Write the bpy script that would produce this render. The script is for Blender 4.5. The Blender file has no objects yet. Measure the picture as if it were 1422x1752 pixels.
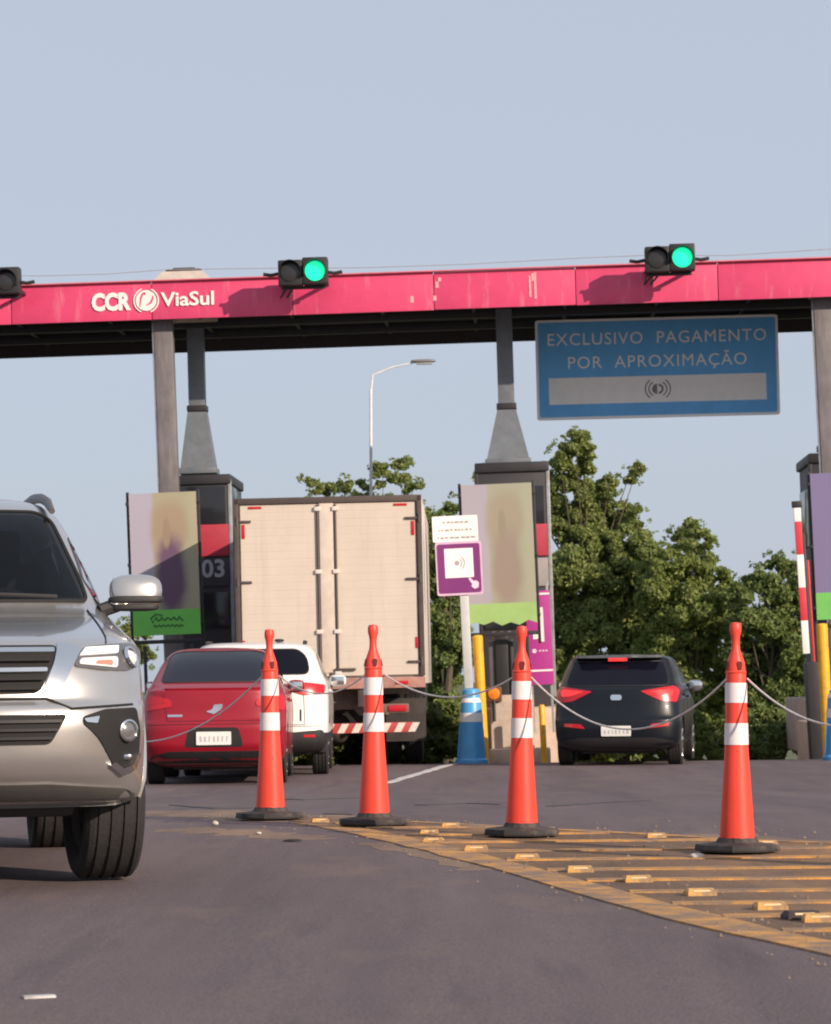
import bpy, bmesh, math, random
from mathutils import Vector, Matrix, Euler
from mathutils.geometry import delaunay_2d_cdt
R = math.radians
random.seed(11)
scene = bpy.context.scene
COL = scene.collection

# ------------------------------------------------------------------ camera
F_PX, CX, CY = 5200.0, 711.0, 876.0
PITCH, ROLL, CAM_Z = math.atan(289.0 / 5200.0), R(1.7), 0.90
cam_data = bpy.data.cameras.new('camera')
cam = bpy.data.objects.new('camera', cam_data)
COL.objects.link(cam)
CAM_ROT = Matrix.Rotation(R(90) + PITCH, 3, 'X') @ Matrix.Rotation(-ROLL, 3, 'Z')
CAM_LOC = Vector((0, 0, CAM_Z))
cam.matrix_world = Matrix.Translation(CAM_LOC) @ CAM_ROT.to_4x4()
cam_data.sensor_fit = 'HORIZONTAL'
cam_data.sensor_width = 36.0
cam_data.lens = 36.0 * F_PX / 1422.0
cam_data.clip_start, cam_data.clip_end = 0.1, 9000
scene.camera = cam
cam_data.dof.use_dof = True                                # long phone zoom: slightly soft near and far
cam_data.dof.focus_distance = 18.0
cam_data.dof.aperture_fstop = 13.0
scene.cycles.filter_width = 1.9

# ------------------------------------------------------------------ sky, sun, exposure
SUN_DIR = Vector((0.68, -0.70, 0.345)).normalized()        # towards the sun
SUN_EL = math.asin(SUN_DIR.z)
SUN_AZ = math.atan2(SUN_DIR.x, SUN_DIR.y)                  # clockwise from +Y
world = bpy.data.worlds.new('World')
scene.world = world
world.use_nodes = True
wn = world.node_tree.nodes
bg = wn['Background']
sky = wn.new('ShaderNodeTexSky')
sky.sky_type = 'NISHITA'
sky.sun_disc = False
sky.sun_elevation = SUN_EL
sky.sun_rotation = SUN_AZ
sky.altitude = 300
sky.air_density = 1.0
sky.dust_density = 2.2
sky.ozone_density = 2.5
bg.inputs['Strength'].default_value = 0.10
haze_col = wn.new('ShaderNodeRGB')                        # thin even high haze that whitens the whole sky
haze_col.outputs[0].default_value = (.770, .845, 1.0, 1)
haze_s = wn.new('ShaderNodeVectorMath'); haze_s.operation = 'SCALE'
haze_s.inputs['Scale'].default_value = 6.35
haze_mix = wn.new('ShaderNodeMix'); haze_mix.data_type = 'RGBA'
haze_mix.inputs['Factor'].default_value = .82
wl = world.node_tree.links
wl.new(haze_col.outputs[0], haze_s.inputs[0])
wl.new(sky.outputs['Color'], haze_mix.inputs['A'])
wl.new(haze_s.outputs[0], haze_mix.inputs['B'])
wl.new(haze_mix.outputs['Result'], bg.inputs['Color'])
sun_data = bpy.data.lights.new('sun', 'SUN')
sun_data.energy = 4.4
sun_data.angle = R(0.5)
sun_data.color = (1.0, 0.83, 0.66)
sun = bpy.data.objects.new('sun', sun_data)
COL.objects.link(sun)
sun.rotation_euler = SUN_DIR.to_track_quat('Z', 'Y').to_euler()
sun.location = (20, -20, 30)
vs = scene.view_settings
vs.view_transform, vs.look, vs.gamma, vs.exposure = 'Standard', 'None', 1.0, 0.2
vs.use_curve_mapping = False

# ------------------------------------------------------------------ where things stand
GZ = [(-60, 0), (0, 0), (13, -.02), (16, -.01), (18.5, .02), (20, .015), (31.5, -.23), (42, -.28), (44, -.30), (48, -.47),
      (55, -.92), (70, -1.9), (120, -3.2), (5000, -3.2)]
def gz(x, y):
    for (a, za), (b, zb) in zip(GZ, GZ[1:]):
        if y <= b:
            t = max(0, (y - a) / (b - a))
            z = za + (zb - za) * t
            break
    else:
        z = GZ[-1][1]
    return z - 0.0175 * max(-15, min(15, x))
def at(px, py, Y):
    d = CAM_ROT @ Vector(((px - CX) / F_PX, -(py - CY) / F_PX, -1))
    return CAM_LOC + d * (Y / d.y)
def gp(px, py):
    lo, hi = 4.0, 47.0
    for _ in range(50):
        m = (lo + hi) / 2
        p = at(px, py, m)
        if p.z > gz(p.x, p.y): lo = m
        else: hi = m
    return at(px, py, lo)
def foot(px, Y):
    """ground point in the column px (near the horizon line) at distance Y"""
    p = at(px, 1165 - (px - CX) * math.tan(ROLL), Y)
    return Vector((p.x, Y, gz(p.x, Y)))

# ------------------------------------------------------------------ materials
MATS = {}
def mat(name, col, rough=.6, metal=0., var=.12, scale=6., bump=.0, bscale=60., coat=0., spec=.5, emit=0., dirt=None):
    if name in MATS: return MATS[name]
    m = bpy.data.materials.new(name)
    m.use_nodes = True
    nt = m.node_tree
    N, L = nt.nodes, nt.links
    p = N['Principled BSDF']
    p.inputs['Roughness'].default_value = rough
    p.inputs['Metallic'].default_value = metal
    p.inputs['Specular IOR Level'].default_value = spec
    if coat:
        p.inputs['Coat Weight'].default_value = coat
        p.inputs['Coat Roughness'].default_value = .06
    tc = N.new('ShaderNodeTexCoord')
    nz = N.new('ShaderNodeTexNoise')
    nz.inputs['Scale'].default_value = scale
    nz.inputs['Detail'].default_value = 6
    nz.inputs['Roughness'].default_value = .65
    L.new(tc.outputs['Object'], nz.inputs['Vector'])
    rp = N.new('ShaderNodeValToRGB')
    a = [max(0, c * (1 - var)) for c in col]
    b = [min(1, c * (1 + var)) for c in col]
    rp.color_ramp.elements[0].position, rp.color_ramp.elements[1].position = .3, .7
    rp.color_ramp.elements[0].color, rp.color_ramp.elements[1].color = (*a, 1), (*b, 1)
    L.new(nz.outputs['Fac'], rp.inputs['Fac'])
    out = rp.outputs['Color']
    if dirt:
        n2 = N.new('ShaderNodeTexNoise')
        n2.inputs['Scale'].default_value = dirt[1]
        n2.inputs['Detail'].default_value = 8
        n2.inputs['Roughness'].default_value = .7
        mp = N.new('ShaderNodeMapping')
        mp.inputs['Scale'].default_value = dirt[2] if len(dirt) > 2 else (1, 1, 1)
        L.new(tc.outputs['Object'], mp.inputs['Vector'])
        L.new(mp.outputs['Vector'], n2.inputs['Vector'])
        r2 = N.new('ShaderNodeValToRGB')
        r2.color_ramp.elements[0].position, r2.color_ramp.elements[1].position = dirt[3] if len(dirt) > 3 else (.5, .75)
        r2.color_ramp.elements[0].color = (0, 0, 0, 1)
        L.new(n2.outputs['Fac'], r2.inputs['Fac'])
        mx = N.new('ShaderNodeMix')
        mx.data_type = 'RGBA'
        L.new(r2.outputs['Color'], mx.inputs['Factor'])
        L.new(out, mx.inputs['A'])
        mx.inputs['B'].default_value = (*dirt[0], 1)
        out = mx.outputs['Result']
    L.new(out, p.inputs['Base Color'])
    if emit:
        p.inputs['Emission Color'].default_value = (*col, 1)
        p.inputs['Emission Strength'].default_value = emit
    if bump:
        nb = N.new('ShaderNodeTexNoise')
        nb.inputs['Scale'].default_value = bscale
        nb.inputs['Detail'].default_value = 5
        L.new(tc.outputs['Object'], nb.inputs['Vector'])
        bp = N.new('ShaderNodeBump')
        bp.inputs['Strength'].default_value = bump
        bp.inputs['Distance'].default_value = .02
        L.new(nb.outputs['Fac'], bp.inputs['Height'])
        L.new(bp.outputs['Normal'], p.inputs['Normal'])
    MATS[name] = m
    return m

def asphalt_mat(name, dark, light, dirtc, amount):
    m = bpy.data.materials.new(name)
    m.use_nodes = True
    N, L = m.node_tree.nodes, m.node_tree.links
    p = N['Principled BSDF']
    p.inputs['Roughness'].default_value = .82
    p.inputs['Specular IOR Level'].default_value = .25
    tc = N.new('ShaderNodeTexCoord')
    def noise(s, d, sc=(1, 1, 1)):
        mp = N.new('ShaderNodeMapping'); mp.inputs['Scale'].default_value = sc
        L.new(tc.outputs['Object'], mp.inputs['Vector'])
        n = N.new('ShaderNodeTexNoise'); n.inputs['Scale'].default_value = s
        n.inputs['Detail'].default_value = d; n.inputs['Roughness'].default_value = .65
        L.new(mp.outputs['Vector'], n.inputs['Vector'])
        return n.outputs['Fac']
    def ramp(f, a, b, ca, cb):
        r = N.new('ShaderNodeValToRGB')
        r.color_ramp.elements[0].position, r.color_ramp.elements[1].position = a, b
        r.color_ramp.elements[0].color, r.color_ramp.elements[1].color = (*ca, 1), (*cb, 1)
        L.new(f, r.inputs['Fac']); return r.outputs['Color']
    def mix(f, a, b, mode='MIX'):
        x = N.new('ShaderNodeMix'); x.data_type = 'RGBA'; x.blend_type = mode
        for s, v in (('Factor', f), ('A', a), ('B', b)):
            if isinstance(v, (int, float)): x.inputs[s].default_value = v
            elif isinstance(v, tuple): x.inputs[s].default_value = (*v, 1)
            else: L.new(v, x.inputs[s])
        return x.outputs['Result']
    base = mix(.5, ramp(noise(.55, 5, (1, .45, 1)), .3, .7, dark, light), ramp(noise(.9, 4, (1.6, .12, 1)), .35, .65, tuple(v * .8 for v in dark), tuple(v * 1.08 for v in light)))
    grain = ramp(noise(90, 3), .3, .75, (.42, .42, .42), (1.5, 1.5, 1.5))
    c = mix(.75, base, grain, 'MULTIPLY')
    c = mix(ramp(noise(1.3, 9, (1, .35, 1)), amount, amount + .22, (0, 0, 0), (.75, .75, .75)), c, dirtc)
    wear = ramp(noise(3.2, 7, (1.1, .10, 1)), .56, .72, (0, 0, 0), (.55, .55, .55))
    c = mix(wear, c, tuple(v * .55 for v in dark))
    L.new(c, p.inputs['Base Color'])
    nb = noise(70, 4)
    bp = N.new('ShaderNodeBump'); bp.inputs['Strength'].default_value = .5; bp.inputs['Distance'].default_value = .012
    L.new(nb, bp.inputs['Height']); L.new(bp.outputs['Normal'], p.inputs['Normal'])
    MATS[name] = m
    return m

def leaf_mat(name, c1, c2, c3):
    m = bpy.data.materials.new(name)
    m.use_nodes = True
    N, L = m.node_tree.nodes, m.node_tree.links
    p = N['Principled BSDF']
    p.inputs['Roughness'].default_value = .5
    p.inputs['Specular IOR Level'].default_value = .35
    g = N.new('ShaderNodeNewGeometry')
    r = N.new('ShaderNodeValToRGB')
    r.color_ramp.elements[0].color, r.color_ramp.elements[1].color = (*c1, 1), (*c3, 1)
    e = r.color_ramp.elements.new(.55); e.color = (*c2, 1)
    L.new(g.outputs['Random Per Island'], r.inputs['Fac'])
    L.new(r.outputs['Color'], p.inputs['Base Color'])
    t = N.new('ShaderNodeBsdfTranslucent')
    L.new(r.outputs['Color'], t.inputs['Color'])
    mx = N.new('ShaderNodeMixShader'); mx.inputs['Fac'].default_value = .42
    L.new(p.outputs['BSDF'], mx.inputs[1]); L.new(t.outputs['BSDF'], mx.inputs[2])
    L.new(mx.outputs['Shader'], N['Material Output'].inputs['Surface'])
    MATS[name] = m
    return m

# ------------------------------------------------------------------ mesh helpers
def tag(o, label=None, cat=None, group=None, kind=None):
    if label: o['label'] = label
    if cat: o['category'] = cat
    if group: o['group'] = group
    if kind: o['kind'] = kind
    return o
def empty(name, loc, rot=(0, 0, 0), label=None, cat=None, group=None):
    o = bpy.data.objects.new(name, None)
    COL.objects.link(o)
    o.location = loc
    o.rotation_euler = rot
    o.empty_display_size = .2
    return tag(o, label, cat, group)
def finish(name, bm, material, parent=None, smooth=True, angle=32, loc=None, rot=None, normals=True):
    if normals: bmesh.ops.recalc_face_normals(bm, faces=bm.faces)
    me = bpy.data.meshes.new(name)
    bm.to_mesh(me)
    bm.free()
    for mm in (material if isinstance(material, (list, tuple)) else [material]):
        me.materials.append(mm)
    if smooth:
        for f in me.polygons: f.use_smooth = True
        me.set_sharp_from_angle(angle=R(angle))
    o = bpy.data.objects.new(name, me)
    COL.objects.link(o)
    if parent is not None: o.parent = parent
    if loc is not None: o.location = loc
    if rot is not None: o.rotation_euler = rot
    return o
class MB:
    def __init__(s): s.bm = bmesh.new()
    def box(s, c, d, bev=.0, rot=None):
        m = Matrix.Translation(c)
        if rot is not None: m = m @ Euler(rot).to_matrix().to_4x4()
        r = bmesh.ops.create_cube(s.bm, size=1, matrix=m @ Matrix.Diagonal((*d, 1)))
        if bev:
            es = {e for v in r['verts'] for e in v.link_edges}
            bmesh.ops.bevel(s.bm, geom=list(es), offset=min(bev, min(d) * .45), segments=2, affect='EDGES', profile=.6)
        return s
    def tube(s, pts, rad, n=8, cap=True):
        pts = [Vector(p) for p in pts]
        rads = rad if isinstance(rad, (list, tuple)) else [rad] * len(pts)
        rings = []
        up = Vector((0, 0, 1))
        t0 = (pts[1] - pts[0]).normalized()
        if abs(t0.dot(up)) > .95: up = Vector((1, 0, 0))
        side = t0.cross(up).normalized()
        for i, p in enumerate(pts):
            t = (pts[min(i + 1, len(pts) - 1)] - pts[max(i - 1, 0)]).normalized()
            side = (side - t * side.dot(t)).normalized()
            o = t.cross(side)
            rings.append([s.bm.verts.new(p + (side * math.cos(2 * math.pi * k / n) + o * math.sin(2 * math.pi * k / n)) * rads[i]) for k in range(n)])
        for a, b in zip(rings, rings[1:]):
            for k in range(n):
                s.bm.faces.new((a[k], a[(k + 1) % n], b[(k + 1) % n], b[k]))
        if cap:
            s.bm.faces.new(rings[0]); s.bm.faces.new(rings[-1])
        return s
    def lathe(s, prof, n=24, M=None):
        M = M or Matrix.Identity(4)
        rings = []
        for r, z in prof:
            if r < 1e-5: rings.append([s.bm.verts.new(M @ Vector((0, 0, z)))])
            else: rings.append([s.bm.verts.new(M @ Vector((r * math.cos(2 * math.pi * k / n), r * math.sin(2 * math.pi * k / n), z))) for k in range(n)])
        for a, b in zip(rings, rings[1:]):
            for k in range(n):
                k2 = (k + 1) % n
                if len(a) == 1 and len(b) == 1: continue
                if len(a) == 1: s.bm.faces.new((a[0], b[k], b[k2]))
                elif len(b) == 1: s.bm.faces.new((a[k], a[k2], b[0]))
                else: s.bm.faces.new((a[k], a[k2], b[k2], b[k]))
        return s
    def prism(s, poly, M, depth):
        """poly in the local xy plane, extruded to +z*depth, placed by M"""
        a = [s.bm.verts.new(M @ Vector((x, y, 0))) for x, y in poly]
        b = [s.bm.verts.new(M @ Vector((x, y, depth))) for x, y in poly]
        n = len(poly)
        s.bm.faces.new(a); s.bm.faces.new(b[::-1])
        for k in range(n): s.bm.faces.new((a[k], a[(k + 1) % n], b[(k + 1) % n], b[k]))
        return s
    def blob(s, c, rad, e=.6, n=20, m=12, shear=(0, 0)):
        """superellipsoid"""
        def sp(v, q): return math.copysign(abs(v) ** q, v)
        rows = []
        for i in range(m + 1):
            ph = -math.pi / 2 + math.pi * i / m
            if i in (0, m):
                z = rad[2] * math.copysign(1, ph)
                rows.append([s.bm.verts.new((c[0] + shear[0] * z, c[1] + shear[1] * z, c[2] + z))]); continue
            row = []
            for k in range(n):
                th = 2 * math.pi * k / n
                x = rad[0] * sp(math.cos(ph), e) * sp(math.cos(th), e)
                y = rad[1] * sp(math.cos(ph), e) * sp(math.sin(th), e)
                z = rad[2] * sp(math.sin(ph), e)
                row.append(s.bm.verts.new((c[0] + x + shear[0] * z, c[1] + y + shear[1] * z, c[2] + z)))
            rows.append(row)
        for a, b in zip(rows, rows[1:]):
            for k in range(n):
                k2 = (k + 1) % n
                if len(a) == 1: s.bm.faces.new((a[0], b[k], b[k2]))
                elif len(b) == 1: s.bm.faces.new((a[k], a[k2], b[0]))
                else: s.bm.faces.new((a[k], a[k2], b[k2], b[k]))
        return s
    def build(s, name, material, parent=None, **kw): return finish(name, s.bm, material, parent, **kw)

FACE_XZ = Matrix.Rotation(R(90), 4, 'X')          # local xy -> world xz, local +z -> world -y (towards the camera)
def text_obj(name, txt, size, material, parent, loc, rot=(R(90), 0, 0), depth=.006, bold=0., width=None, align='CENTER', spacing=1.):
    cu = bpy.data.curves.new(name, 'FONT')
    cu.body, cu.size, cu.extrude, cu.offset = txt, size, depth, bold
    cu.align_x, cu.align_y = align, 'CENTER'
    cu.space_character = spacing
    cu.resolution_u = 3
    tmp = bpy.data.objects.new('tmp', cu)
    COL.objects.link(tmp)
    me = bpy.data.meshes.new_from_object(tmp.evaluated_get(bpy.context.evaluated_depsgraph_get()))
    bpy.data.objects.remove(tmp)
    bpy.data.curves.remove(cu)
    if width:
        w = max(v.co.x for v in me.vertices) - min(v.co.x for v in me.vertices)
        for v in me.vertices: v.co.x *= width / w
    me.name = name
    me.materials.clear()
    me.materials.append(material)
    o = bpy.data.objects.new(name, me)
    COL.objects.link(o)
    o.parent = parent
    o.location, o.rotation_euler = loc, rot
    return o
def rpoly(pts, r, n=4):
    """polygon with rounded corners"""
    out = []
    k = len(pts)
    for i in range(k):
        p, a, b = Vector(pts[i]), Vector(pts[i - 1]), Vector(pts[(i + 1) % k])
        ri = r[i] if isinstance(r, (list, tuple)) else r
        d1, d2 = (a - p), (b - p)
        q = min(ri, d1.length * .45, d2.length * .45)
        s, e = p + d1.normalized() * q, p + d2.normalized() * q
        for j in range(n + 1):
            t = j / n
            out.append(tuple((1 - t) ** 2 * s + 2 * t * (1 - t) * p + t * t * e))
    return out
def inside(p, poly):
    x, y = p
    c = False
    for (x1, y1), (x2, y2) in zip(poly, poly[1:] + poly[:1]):
        if (y1 > y) != (y2 > y) and x < (x2 - x1) * (y - y1) / (y2 - y1) + x1: c = not c
    return c
def copy_tree(o, parent=None):
    c = o.copy()
    COL.objects.link(c)
    c.parent = parent
    for ch in [x for x in bpy.data.objects if x.parent == o]:
        copy_tree(ch, c)
    return c

# ================================================================== THE SETTING
def sheet(name, xs, ys, dz, material):
    bm = bmesh.new()
    g = [[bm.verts.new((x, y, gz(x, y) + dz)) for x in xs] for y in ys]
    for a, b in zip(g, g[1:]):
        for i in range(len(xs) - 1): bm.faces.new((a[i], a[i + 1], b[i + 1], b[i]))
    o = finish(name, bm, material, angle=60)
    tag(o, kind='structure')
    return o
def frange(a, b, s):
    n = int(round((b - a) / s))
    return [a + (b - a) * i / n for i in range(n + 1)]
grass_m = mat('dry_grass_ground', (.11, .12, .05), .9, var=.45, scale=.7, bump=.6, bscale=14, dirt=((.17, .13, .08), 2.0))
sheet('ground', [-3500, -600, -120] + frange(-40, 40, 4) + [120, 600, 3500],
      [-60, -20] + frange(-6, 60, 1.5) + [70, 90, 120, 300, 900, 4000], -.03, grass_m)
road_m = asphalt_mat('asphalt', (.138, .106, .112), (.188, .146, .150), (.24, .17, .135), .54)
sheet('road', frange(-22, 22, 1), [-60, -20] + frange(-6, 58, .5), 0, road_m)

def strip(name, pts, width, dz, material, seg=.35, jag=0.):
    """a band of paint laid on the ground along pts (x, y)"""
    pts = [Vector((p[0], p[1])) for p in pts]
    dense = []
    for a, b in zip(pts, pts[1:]):
        n = max(1, int((b - a).length / seg))
        dense += [a + (b - a) * (i / n) for i in range(n)]
    dense.append(pts[-1])
    bm = bmesh.new()
    prev = None
    for i, p in enumerate(dense):
        t = (dense[min(i + 1, len(dense) - 1)] - dense[max(i - 1, 0)]).normalized()
        nrm = Vector((-t.y, t.x))
        w1, w2 = width / 2 + random.uniform(-jag, jag), width / 2 + random.uniform(-jag, jag)
        a, b = p + nrm * w1, p - nrm * w2
        cur = (bm.verts.new((a.x, a.y, gz(a.x, a.y) + dz)), bm.verts.new((b.x, b.y, gz(b.x, b.y) + dz)))
        lowv = (bm.verts.new(cur[0].co - Vector((0, 0, dz + .03))), bm.verts.new(cur[1].co - Vector((0, 0, dz + .03))))
        if prev:
            bm.faces.new((prev[0], cur[0], cur[1], prev[1]))
            bm.faces.new((prev[0], prev[2], lowv[0], cur[0])); bm.faces.new((prev[1], cur[1], lowv[1], prev[3]))
        else:
            bm.faces.new((cur[0], cur[1], lowv[1], lowv[0]))
        prev = cur + lowv
    if dz > 0: bm.faces.new((prev[1], prev[0], prev[2], prev[3]))
    o = finish(name, bm, material, smooth=False)
    return tag(o, kind='structure')

# hatched gore between the two carriageways
border_px = [(430, 1398), (530, 1409), (640, 1428), (760, 1456), (880, 1487), (1000, 1520), (1130, 1557), (1290, 1597), (1422, 1624), (1640, 1672)]
border = [gp(*p) for p in border_px]
back_px = [(430, 1392), (560, 1398), (700, 1407), (840, 1415), (980, 1422), (1130, 1430), (1300, 1439), (1422, 1444), (1640, 1455)]
back = [gp(*p) for p in back_px]
def curve_x(curve, y):
    for a, b in zip(curve, curve[1:]):
        if (a.y - y) * (b.y - y) <= 0 and a.y != b.y: return a.x + (b.x - a.x) * (y - a.y) / (b.y - a.y)
    return None
gore_m = asphalt_mat('gore_asphalt', (.165, .105, .070), (.235, .15, .10), (.40, .225, .105), .46)
bm = bmesh.new()
rowv = []
def lerp_curve(c, t):
    k = t * (len(c) - 1)
    i = min(int(k), len(c) - 2)
    return c[i].lerp(c[i + 1], k - i)
for i in range(61):
    a, b = lerp_curve(border, i / 60), lerp_curve(back, i / 60)
    rowv.append([bm.verts.new((q.x, q.y, gz(q.x, q.y) + .003)) for q in (a.lerp(b, j / 8) for j in range(9))])
for a, b in zip(rowv, rowv[1:]):
    for j in range(8): bm.faces.new((a[j], a[j + 1], b[j + 1], b[j]))
tag(finish('painted_island', bm, gore_m, smooth=False), kind='structure')
yellow_m = mat('yellow_road_paint', (.62, .30, .065), .75, var=.25, scale=9, bump=.3, bscale=80, dirt=((.25, .165, .11), 5.0, (1, 1, 1), (.38, .58)))
white_m = mat('white_road_paint', (.62, .60, .58), .7, var=.15, scale=8, dirt=((.2, .18, .18), 9.0, (1, 1, 1), (.5, .7)))
strip('yellow_border_line', border[1:], .21, .007, yellow_m, jag=.012)
strip('yellow_border_line', back[2:], .10, .007, yellow_m, jag=.012)
# hatch stripes: across the gore, from the near border to the far one
for k, yy in enumerate([19.0, 18.3, 17.6, 16.9, 16.15, 15.4, 14.6, 13.85, 13.1, 12.4, 11.7, 11.0, 10.4]):
    x0 = curve_x(border, yy)
    if x0 is None: continue
    x1, y1 = x0, yy
    while x1 < x0 + 9:
        x1 += .1
        y1 = yy - .03 * (x1 - x0)
        xb = curve_x(back, y1)
        if xb is not None and abs(xb - x1) < .08: break
    strip('yellow_hatch_stripe', [(x0 + .12, yy), (x1, y1)], .125, .010, yellow_m, jag=.012)
# white lane lines and repair marks on the apron
a, b = gp(662, 1340), gp(806, 1305)
strip('white_lane_line', [(a.x, a.y), (b.x, b.y)], .11, .006, white_m, jag=.015)
a, b = gp(40, 1708), gp(95, 1706)
strip('white_road_mark', [(a.x, a.y), (b.x, b.y)], .05, .006, white_m, seg=.1, jag=.012)
tar_m = mat('tar_seal', (.045, .04, .042), .6, var=.2)
for q in ([(455, 1366), (520, 1369), (610, 1366)], [(720, 1378), (800, 1375), (870, 1377)], [(940, 1380), (1030, 1374), (1110, 1370)],
          [(300, 1378), (370, 1384), (430, 1383)], [(560, 1393), (610, 1394)]):
    pp = [gp(*c) for c in q]
    strip('tar_seam', [(c.x, c.y) for c in pp], .09, .005, tar_m, seg=.2, jag=.03)

# dust and grit gathered along the tip and edges of the island
dust_m = asphalt_mat('dusty_asphalt', (.19, .135, .105), (.27, .19, .145), (.34, .23, .16), .46)
def dust(pts, wd, jag):
    o = strip('dust_drift', pts, wd, .0015, dust_m, seg=.12, jag=jag)
for q, wd in (([(262, 1388), (330, 1390), (420, 1396), (520, 1404)], .75), ([(560, 1400), (700, 1409), (850, 1416), (1000, 1424)], .40), ([(300, 1418), (420, 1424), (540, 1436)], .35),
              ([(640, 1442), (720, 1462), (820, 1488)], .16), ([(1000, 1424), (1200, 1432), (1422, 1442)], .35)):
    pp = [gp(*c) for c in q]
    dust([(c.x, c.y) for c in pp], wd, wd * .32)
grit = bmesh.new()
for _ in range(420):
    t = random.random() ** .7
    a_, b_ = lerp_curve(border, t), lerp_curve(back, t)
    q = a_.lerp(b_, random.choice([random.gauss(0, .1), random.gauss(1, .12), random.random()]))
    x_, y_ = q.x + random.gauss(-.1, .35) * (1 - t), q.y + random.gauss(0, .2)
    r_ = random.uniform(.004, .013)
    vv = [grit.verts.new((x_ + r_ * math.cos(k * 1.57 + t) * random.uniform(.7, 1.3), y_ + r_ * math.sin(k * 1.57 + t) * random.uniform(.7, 1.3), gz(x_, y_) + .002)) for k in range(4)]
    tp = grit.verts.new((x_, y_, gz(x_, y_) + .006 + r_ * random.uniform(.5, 1)))
    for k in range(4): grit.faces.new((vv[k], vv[(k + 1) % 4], tp))
tag(finish('grit', grit, mat('brown_grit', (.22, .16, .12), .9, var=.5, scale=3), smooth=False), 'loose brown grit scattered along the painted island', 'grit', kind='stuff')

# ------------------------------------------------------------------ road studs
stud_m = mat('yellow_stud_plastic', (.66, .36, .10), .6, var=.2, scale=20, dirt=((.28, .18, .11), 12.0, (1, 1, 1), (.45, .62)))
stud_dark_m = mat('worn_stud_rubber', (.05, .035, .03), .7, var=.3, scale=20)
refl_m = mat('stud_reflector', (.80, .55, .30), .3, var=.05)
def stud(px, py, label, dark=False, rz=0., sc=1.):
    p = gp(px, py)
    r = empty('road_stud', (p.x, p.y, gz(p.x, p.y) + .003), (0, R(1), R(rz)), label, 'road stud', 'raised studs along the painted island')
    bm = bmesh.new()
    lo = [(-.075, -.06), (.075, -.06), (.075, .06), (-.075, .06)]
    hi = [(-.065, -.03), (.065, -.03), (.065, .03), (-.065, .03)]
    va = [bm.verts.new((x * sc, y * sc, 0)) for x, y in lo]
    vb = [bm.verts.new((x * sc, y * sc, .014)) for x, y in lo]
    vc = [bm.verts.new((x * sc, y * sc, .036 * sc)) for x, y in hi]
    bm.faces.new(va[::-1]); bm.faces.new(vc)
    for u, v in ((va, vb), (vb, vc)):
        for k in range(4): bm.faces.new((u[k], u[(k + 1) % 4], v[(k + 1) % 4], v[k]))
    finish('stud_body', bm, stud_dark_m if dark else stud_m, r, smooth=False)
    MB().box((0, -.0475 * sc, .024 * sc), (.085 * sc, .004, .012 * sc), rot=(R(-52), 0, 0)).build('reflector', refl_m, r, smooth=False)
    return r
for px, py, lab in [(815, 1457, 'yellow road stud in front of the third cone from the left'),
                    (902, 1472, 'yellow road stud on the border, second right of the third cone'),
                    (992, 1493, 'yellow road stud on the border midway between the two right cones'),
                    (1092, 1510, 'yellow road stud on the border, left and in front of the rightmost cone'),
                    (1198, 1533, 'yellow road stud in front of the rightmost cone base'),
                    (1318, 1557, 'yellow road stud right of centre below the rightmost cone'),
                    (1402, 1578, 'yellow road stud nearest the right edge of the picture')]:
    stud(px, py, lab, rz=random.uniform(-8, 8), sc=.82)
stud(1372, 1574, 'dark broken road stud beside the rightmost yellow stud', dark=True, rz=10, sc=.9)
for px, py, lab in [(548, 1408, 'yellow road stud just left of the second cone base'),
                    (735, 1428, 'small yellow road stud right of the second cone base'),
                    (742, 1442, 'yellow road stud on the border between second and third cones'),
                    (772, 1416, 'yellow road stud on the far edge between second and third cones'),
                    (935, 1424, 'yellow road stud half hidden behind the third cone base'),
                    (1122, 1434, 'yellow road stud on the far edge left of the rightmost cone'),
                    (1312, 1447, 'yellow road stud half hidden behind the rightmost cone base')]:
    stud(px, py, lab, rz=random.uniform(-10, 10), sc=.72)
# litter on the tarmac
rub_m = mat('tyre_scrap_rubber', (.03, .028, .03), .8)
stone_m = mat('pale_stone', (.5, .44, .4), .8, bump=.4, bscale=40)
def scrap(name, px, py, dims, material, label, cat, rz=0.):
    p = gp(px, py)
    bm = bmesh.new()
    bmesh.ops.create_icosphere(bm, subdivisions=2, radius=1)
    for v in bm.verts:
        k = random.uniform(.75, 1.15)
        v.co = Vector((v.co.x * dims[0] * k, v.co.y * dims[1] * k, max(-.5, v.co.z) * dims[2] * k + .5 * dims[2]))
    tag(finish(name, bm, material, angle=50, loc=(p.x, p.y, gz(p.x, p.y) + .004), rot=(0, 0, R(rz))), label, cat)
scrap('rubber_scrap', 501, 1440, (.06, .04, .008), rub_m, 'flat dark scrap of rubber in front of the two left cones', 'litter')
scrap('pebble', 368, 1412, (.022, .02, .018), stone_m, 'small pale pebble left of the leftmost cone', 'pebble')
scrap('pebble', 443, 1428, (.02, .018, .01), stone_m, 'tiny pale pebble in front of the leftmost cone base', 'pebble')
scrap('pebble', 1192, 1470, (.038, .03, .02), stone_m, 'white pebble touching the front of the rightmost cone base', 'pebble')

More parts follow.
